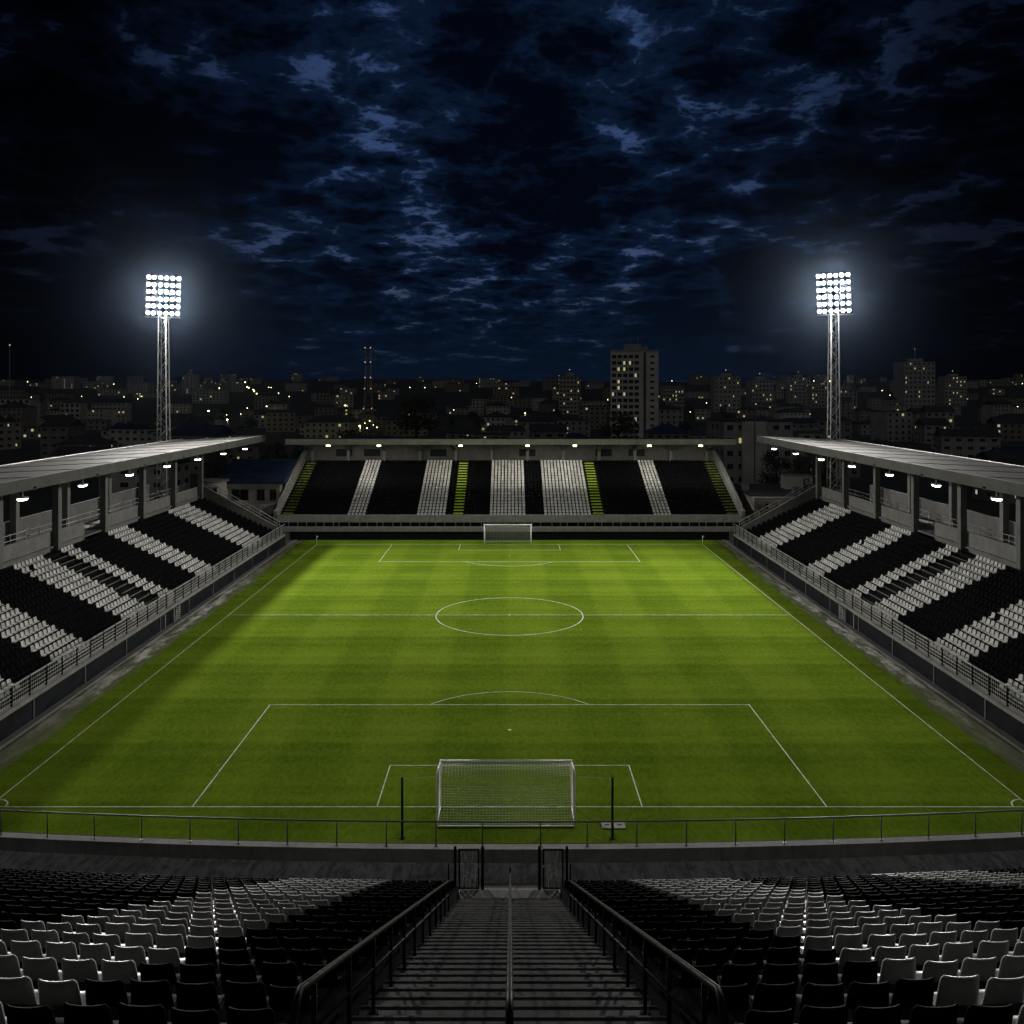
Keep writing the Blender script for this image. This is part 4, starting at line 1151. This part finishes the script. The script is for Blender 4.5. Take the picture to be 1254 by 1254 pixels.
# nearer houses with their own windows
def taken(X, Y, w, lst):
    return any(abs(X - a) < (w + c) / 2 + 1.5 and abs(Y - b) < 15 for a, b, c in lst)
used = [(62.5, 430, 26), (58.5, 207, 20), (-69, 400, 8), (-47, 165, 16), (52, 170, 22)]
seen = {}
KIND = ['flat', 'hip', 'gable']; n = 0; tries = 0
def label_for(base, X, Y):
    k = base + ', ' + zone(X, Y); seen[k] = seen.get(k, 0) + 1
    return k, seen[k]
while n < 46 and tries < 4000:
    tries += 1
    Y = rg.uniform(195, 430); hw_ = Y * .64
    X = rg.uniform(-hw_, hw_)
    if abs(X) < 50 and Y < 190: continue
    w = rg.uniform(9, 20); dp = rg.uniform(8, 13)
    if taken(X, Y, w, used): continue
    if 735 < 624 + X / Y * FPX < 815 and Y > 330: continue
    fl = rg.choice((2, 2, 3, 3, 4)); h = fl * 2.95; kind = rg.choice(KIND); wm, wn = rg.choice(WALLS)
    rm, rn = rg.choice(((M_roofd, 'dark'), (M_roofd, 'dark'), (M_roofb, 'blue')))
    nl = rg.choice((0, 0, 1, 1, 2, 3)); used.append((X, Y, w)); n += 1
    litw = '%s lit' % CNT[nl]
    lab, q = label_for('%s %s storey house, %s %s roof, %s' % (wn, CNT[fl], rn, kind, litw), X, Y)
    house('house', lab, 'house', X, Y, w, dp, h, rg.uniform(-.35, .35), fl, max(2, int(w / 3.3)), nl, wm, kind, rm, rg, 'houses of the town behind the stadium', WINS if fl > 2 else WIN)
# middle and far town: small in the picture, one mesh each
def far_house(X, Y, w, dp, h, fl, cols, nl, kind, wi, group, big, lab):
    mb = MB(); z0 = hz(X, Y)
    mb.box(-w/2, 0, -5, w/2, dp, h, 0); roof_mb(w, dp, h, kind, mb, 1)
    cells = [(i, j) for i in range(cols) for j in range(fl)]; lit = set(rg.sample(cells, min(nl, len(cells))))
    ww, wh = (1.2, 1.2) if not big else (1.7, 1.5)
    for (i, j) in cells:
        x = -w/2 + w * (i + .5) / cols; z = h / fl * (j + .55)
        mb.box(x - ww/2, -.06, z - wh/2, x + ww/2, -.005, z + wh/2, (3 if rg.random() < .7 else 4) if (i, j) in lit else 2)
    o = mb.build('house', [WALLS[wi][0], M_roofd, M_glass, M_win, M_win2]); o.location = (X, Y, z0); o.rotation_euler[2] = rg.uniform(-.3, .3)
    tag(o, lab, 'house', group)
n = 0; tries = 0
while n < 95 and tries < 6000:
    tries += 1
    Y = rg.uniform(430, 900); X = rg.uniform(-Y * .62, Y * .62); w = rg.uniform(10, 26)
    if taken(X, Y, w, used): continue
    used.append((X, Y, w)); n += 1
    fl = rg.choice((2, 2, 3, 3, 4, 5)); wi = rg.randrange(3); nl = rg.choice((0, 0, 1, 1, 2, 2, 3, 4)); kind = rg.choice(KIND)
    lab, q = label_for('%s %s storey town house, %s roof, %s lit' % (WALLS[wi][1], CNT[fl], kind, CNT[nl]), X, Y)
    far_house(X, Y, w, rg.uniform(9, 14), fl * 2.95, fl, max(2, int(w / 3.2)), nl, kind, wi, 'houses in the middle of the town', False, lab)
n = 0
while n < 150:
    Y = rg.uniform(900, 2650); X = rg.uniform(-Y * .61, Y * .61); w = rg.uniform(14, 40); n += 1
    fl = rg.choice((2, 3, 3, 4, 5, 7 if Y > 1500 else 5)); wi = rg.choice((1, 2)); nl = rg.choice((0, 1, 1, 2, 2, 3))
    lab, q = label_for('distant hillside block, %s storeys, %s lit windows' % (CNT[fl], CNT[nl]), X, Y)
    far_house(X, Y, w, rg.uniform(10, 16), fl * 3.2, fl, max(2, int(w / 4)), nl, 'flat', wi, 'distant blocks on the hillside', True, lab)

# street lamps
def street_lamp(x, y, h, lab, group, e=0, mat=M_street, r=.32):
    Y = FPX * (CAMZ - h) / (y - 478) if y > 482 else 1500
    for _ in range(6):
        X = (x - 624) / FPX * Y; z = hz(X, Y) + h; Y = max(300, min(2600, FPX * (CAMZ - z) / max(2.0, (y - 478))))
    X = (x - 624) / FPX * Y; z0 = hz(X, Y)
    t = thing('street_lamp', lab, 'street lamp', (X, Y, z0), 0, group)
    mb = MB(); mb.tube([(0, 0, -1), (0, 0, h - .3), (0, -.5, h + .05), (0, -1.2, h + .12)], .09, 6); mb.build('pole', M_pole, t)
    s_ = r * Y / 500
    mb = MB(); mb.tube([(0, -1.3, h + .1 - s_), (0, -1.3, h + .1 - s_ * .3), (0, -1.3, h + .1)], s_ * .9, 8, 0, s_ * .5); mb.build('bulb', mat, t)
    if e:
        ld = bpy.data.lights.new('street_lamp_light', 'POINT'); ld.energy = e; ld.color = (1, .9, .35); ld.shadow_soft_size = .4
        lo = bpy.data.objects.new('lamp_light', ld); col.objects.link(lo); lo.parent = t; lo.location = (0, -1.6, h - s_ - .3)
street_lamp(256, 504, 9, 'bright yellow street lamp right of the left floodlight mast', None, 1500, r=.5)
street_lamp(279, 513.5, 9, 'cold white street lamp between left mast and lattice tower', None, 1500, mat=M_lens)
street_lamp(423, 501, 9, 'yellow street lamp just left of the lattice tower', None, 1200, r=.45)
street_lamp(441, 521, 9, 'bright yellow street lamp at the foot of the lattice tower', None, 2000, r=.6)
street_lamp(485.5, 507.7, 9, 'bright yellow street lamp just right of the lattice tower', None, 1500, r=.5)
street_lamp(643, 505.7, 9, 'yellow street lamp left of the tall tower block', None, 1200, r=.42)
street_lamp(1123, 509, 9, 'bright yellow street lamp right of the right floodlight mast', None, 2500, r=.62)
street_lamp(718, 514, 8, 'small yellow street lamp at the foot of the tower block', None, 0)
for i in range(14):
    f = i / 13
    street_lamp(299 + 34 * f + rg.uniform(-3, 3), 486 + 22 * f + rg.uniform(-1.5, 1.5), 8, 'small yellow lamp in the row of street lamps climbing the hill', 'lamps of the street climbing the hill', 0, r=.38)
for i in range(60):
    street_lamp(rg.uniform(-10, 1264), 487 + 22 * rg.random() ** 1.6, 7, 'small street lamp glinting far off in the dark town', 'scattered street lamps of the town', 0, r=.22)
for (x, y) in ((447, 518), (453, 515), (458, 520), (450, 524), (437, 516), (462, 523)):
    street_lamp(x, y, 7, 'small yellow lamp in the cluster round the foot of the lattice tower', 'lamp cluster at the lattice tower', 0, r=.35)

# trees
def crown_mesh(seed, n=1500):
    r = random.Random(seed); mb = MB()
    clumps = []
    for i in range(22):
        a = r.uniform(0, 2*PI); e = r.uniform(-.55, 1.0); rr = .75 * math.sqrt(max(0, 1 - e * e * .8)) * r.uniform(.5, 1)
        clumps.append((rr * math.cos(a), rr * math.sin(a), e * .8, r.uniform(.22, .42)))
    for i in range(n):
        cx, cy, cz, cr = r.choice(clumps)
        v = Vector((r.gauss(0, 1), r.gauss(0, 1), r.gauss(0, 1))).normalized() * cr * r.uniform(.55, 1.0)
        p = Vector((cx, cy, cz)) + v
        a = Vector((r.gauss(0, 1), r.gauss(0, 1), r.gauss(0, 1))).normalized(); b = a.orthogonal().normalized()
        s_ = r.uniform(.035, .085)
        mb.poly([p - a * s_, p + b * s_ * .6, p + a * s_, p - b * s_ * .6])
    return mb.mesh('crown', M_leaf, False)
def trunk_mesh(seed):
    r = random.Random(seed); mb = MB(); mb.tube([(0, 0, -.3), (.01, 0, .25), (.0, .02, .55), (.02, 0, .9)], .045, 7, 0, .012)
    for i in range(7):
        a = r.uniform(0, 2*PI); z = r.uniform(.3, .6); mb.tube([(0, 0, z), (.14*math.cos(a), .14*math.sin(a), z + .14), (.3*math.cos(a), .3*math.sin(a), z + .2)], .016, 5, 0, .004)
    return mb.mesh('trunk', M_bark)
CR = [crown_mesh(i) for i in range(4)]; TR = [trunk_mesh(i) for i in range(4)]
def tree(X, Y, h, w, lab, group=None):
    t = thing('tree', lab, 'tree', (X, Y, hz(X, Y)), rg.uniform(0, 6), group); k = rg.randrange(4)
    o = place('trunk', TR[k], t); o.scale = (h, h, h)
    o = place('crown', CR[k], t, (0, 0, h * .62)); o.scale = (w / 2, w / 2, h * .42)
def tpx(x, ytop, Y, wpx, lab, group=None):
    px = FPX / Y; X = (x - 624) / px; tree(X, Y, CAMZ + (478 - ytop) / px - hz(X, Y), wpx / px, lab, group)
tpx(950, 556, 190, 46, 'dark bushy tree behind the right corner in front of the apartment block')
tpx(985, 560, 188, 40, 'dark bushy tree by the far end of the right stand')
tpx(335, 545, 200, 44, 'dark bushy tree between the left stand and the far stand')
tpx(368, 552, 215, 40, 'dark tree behind the far stand, right of the left corner clubhouse')
tpx(510, 487, 400, 62, 'big dark tree right of the lattice tower')
tpx(757, 506, 300, 56, 'big dark tree at the foot of the tall tower block')
tpx(1010, 545, 200, 30, 'dark tree under the near end of the right floodlight mast')
for i in range(46):
    Y = rg.uniform(210, 800); X = rg.uniform(-Y * .62, Y * .62); h = rg.uniform(6, 13)
    if taken(X, Y, 5, used): continue
    lab, q = label_for('%s dark tree among the town houses' % ('tall' if h > 10 else 'small'), X, Y)
    tree(X, Y, h, h * rg.uniform(.7, 1.1), lab, 'trees among the town houses')

# ------------------------------------------------------------------ night air
if HAZE > 0:
    m = bpy.data.materials.new('night_air'); m.use_nodes = True; t = m.node_tree; t.nodes.clear()
    v = t.nodes.new('ShaderNodeVolumePrincipled'); v.inputs['Color'].default_value = (.50, .68, 1, 1); v.inputs['Density'].default_value = HAZE
    v.inputs['Anisotropy'].default_value = 0.965
    t.links.new(v.outputs[0], t.nodes.new('ShaderNodeOutputMaterial').inputs['Volume'])
    mb = MB(); mb.box(-5400, -200, -220, 5400, 7000, 130)
    o = mb.build('haze', m); o['kind'] = 'stuff'; o['label'] = 'thin blue night air over the ground and the town'
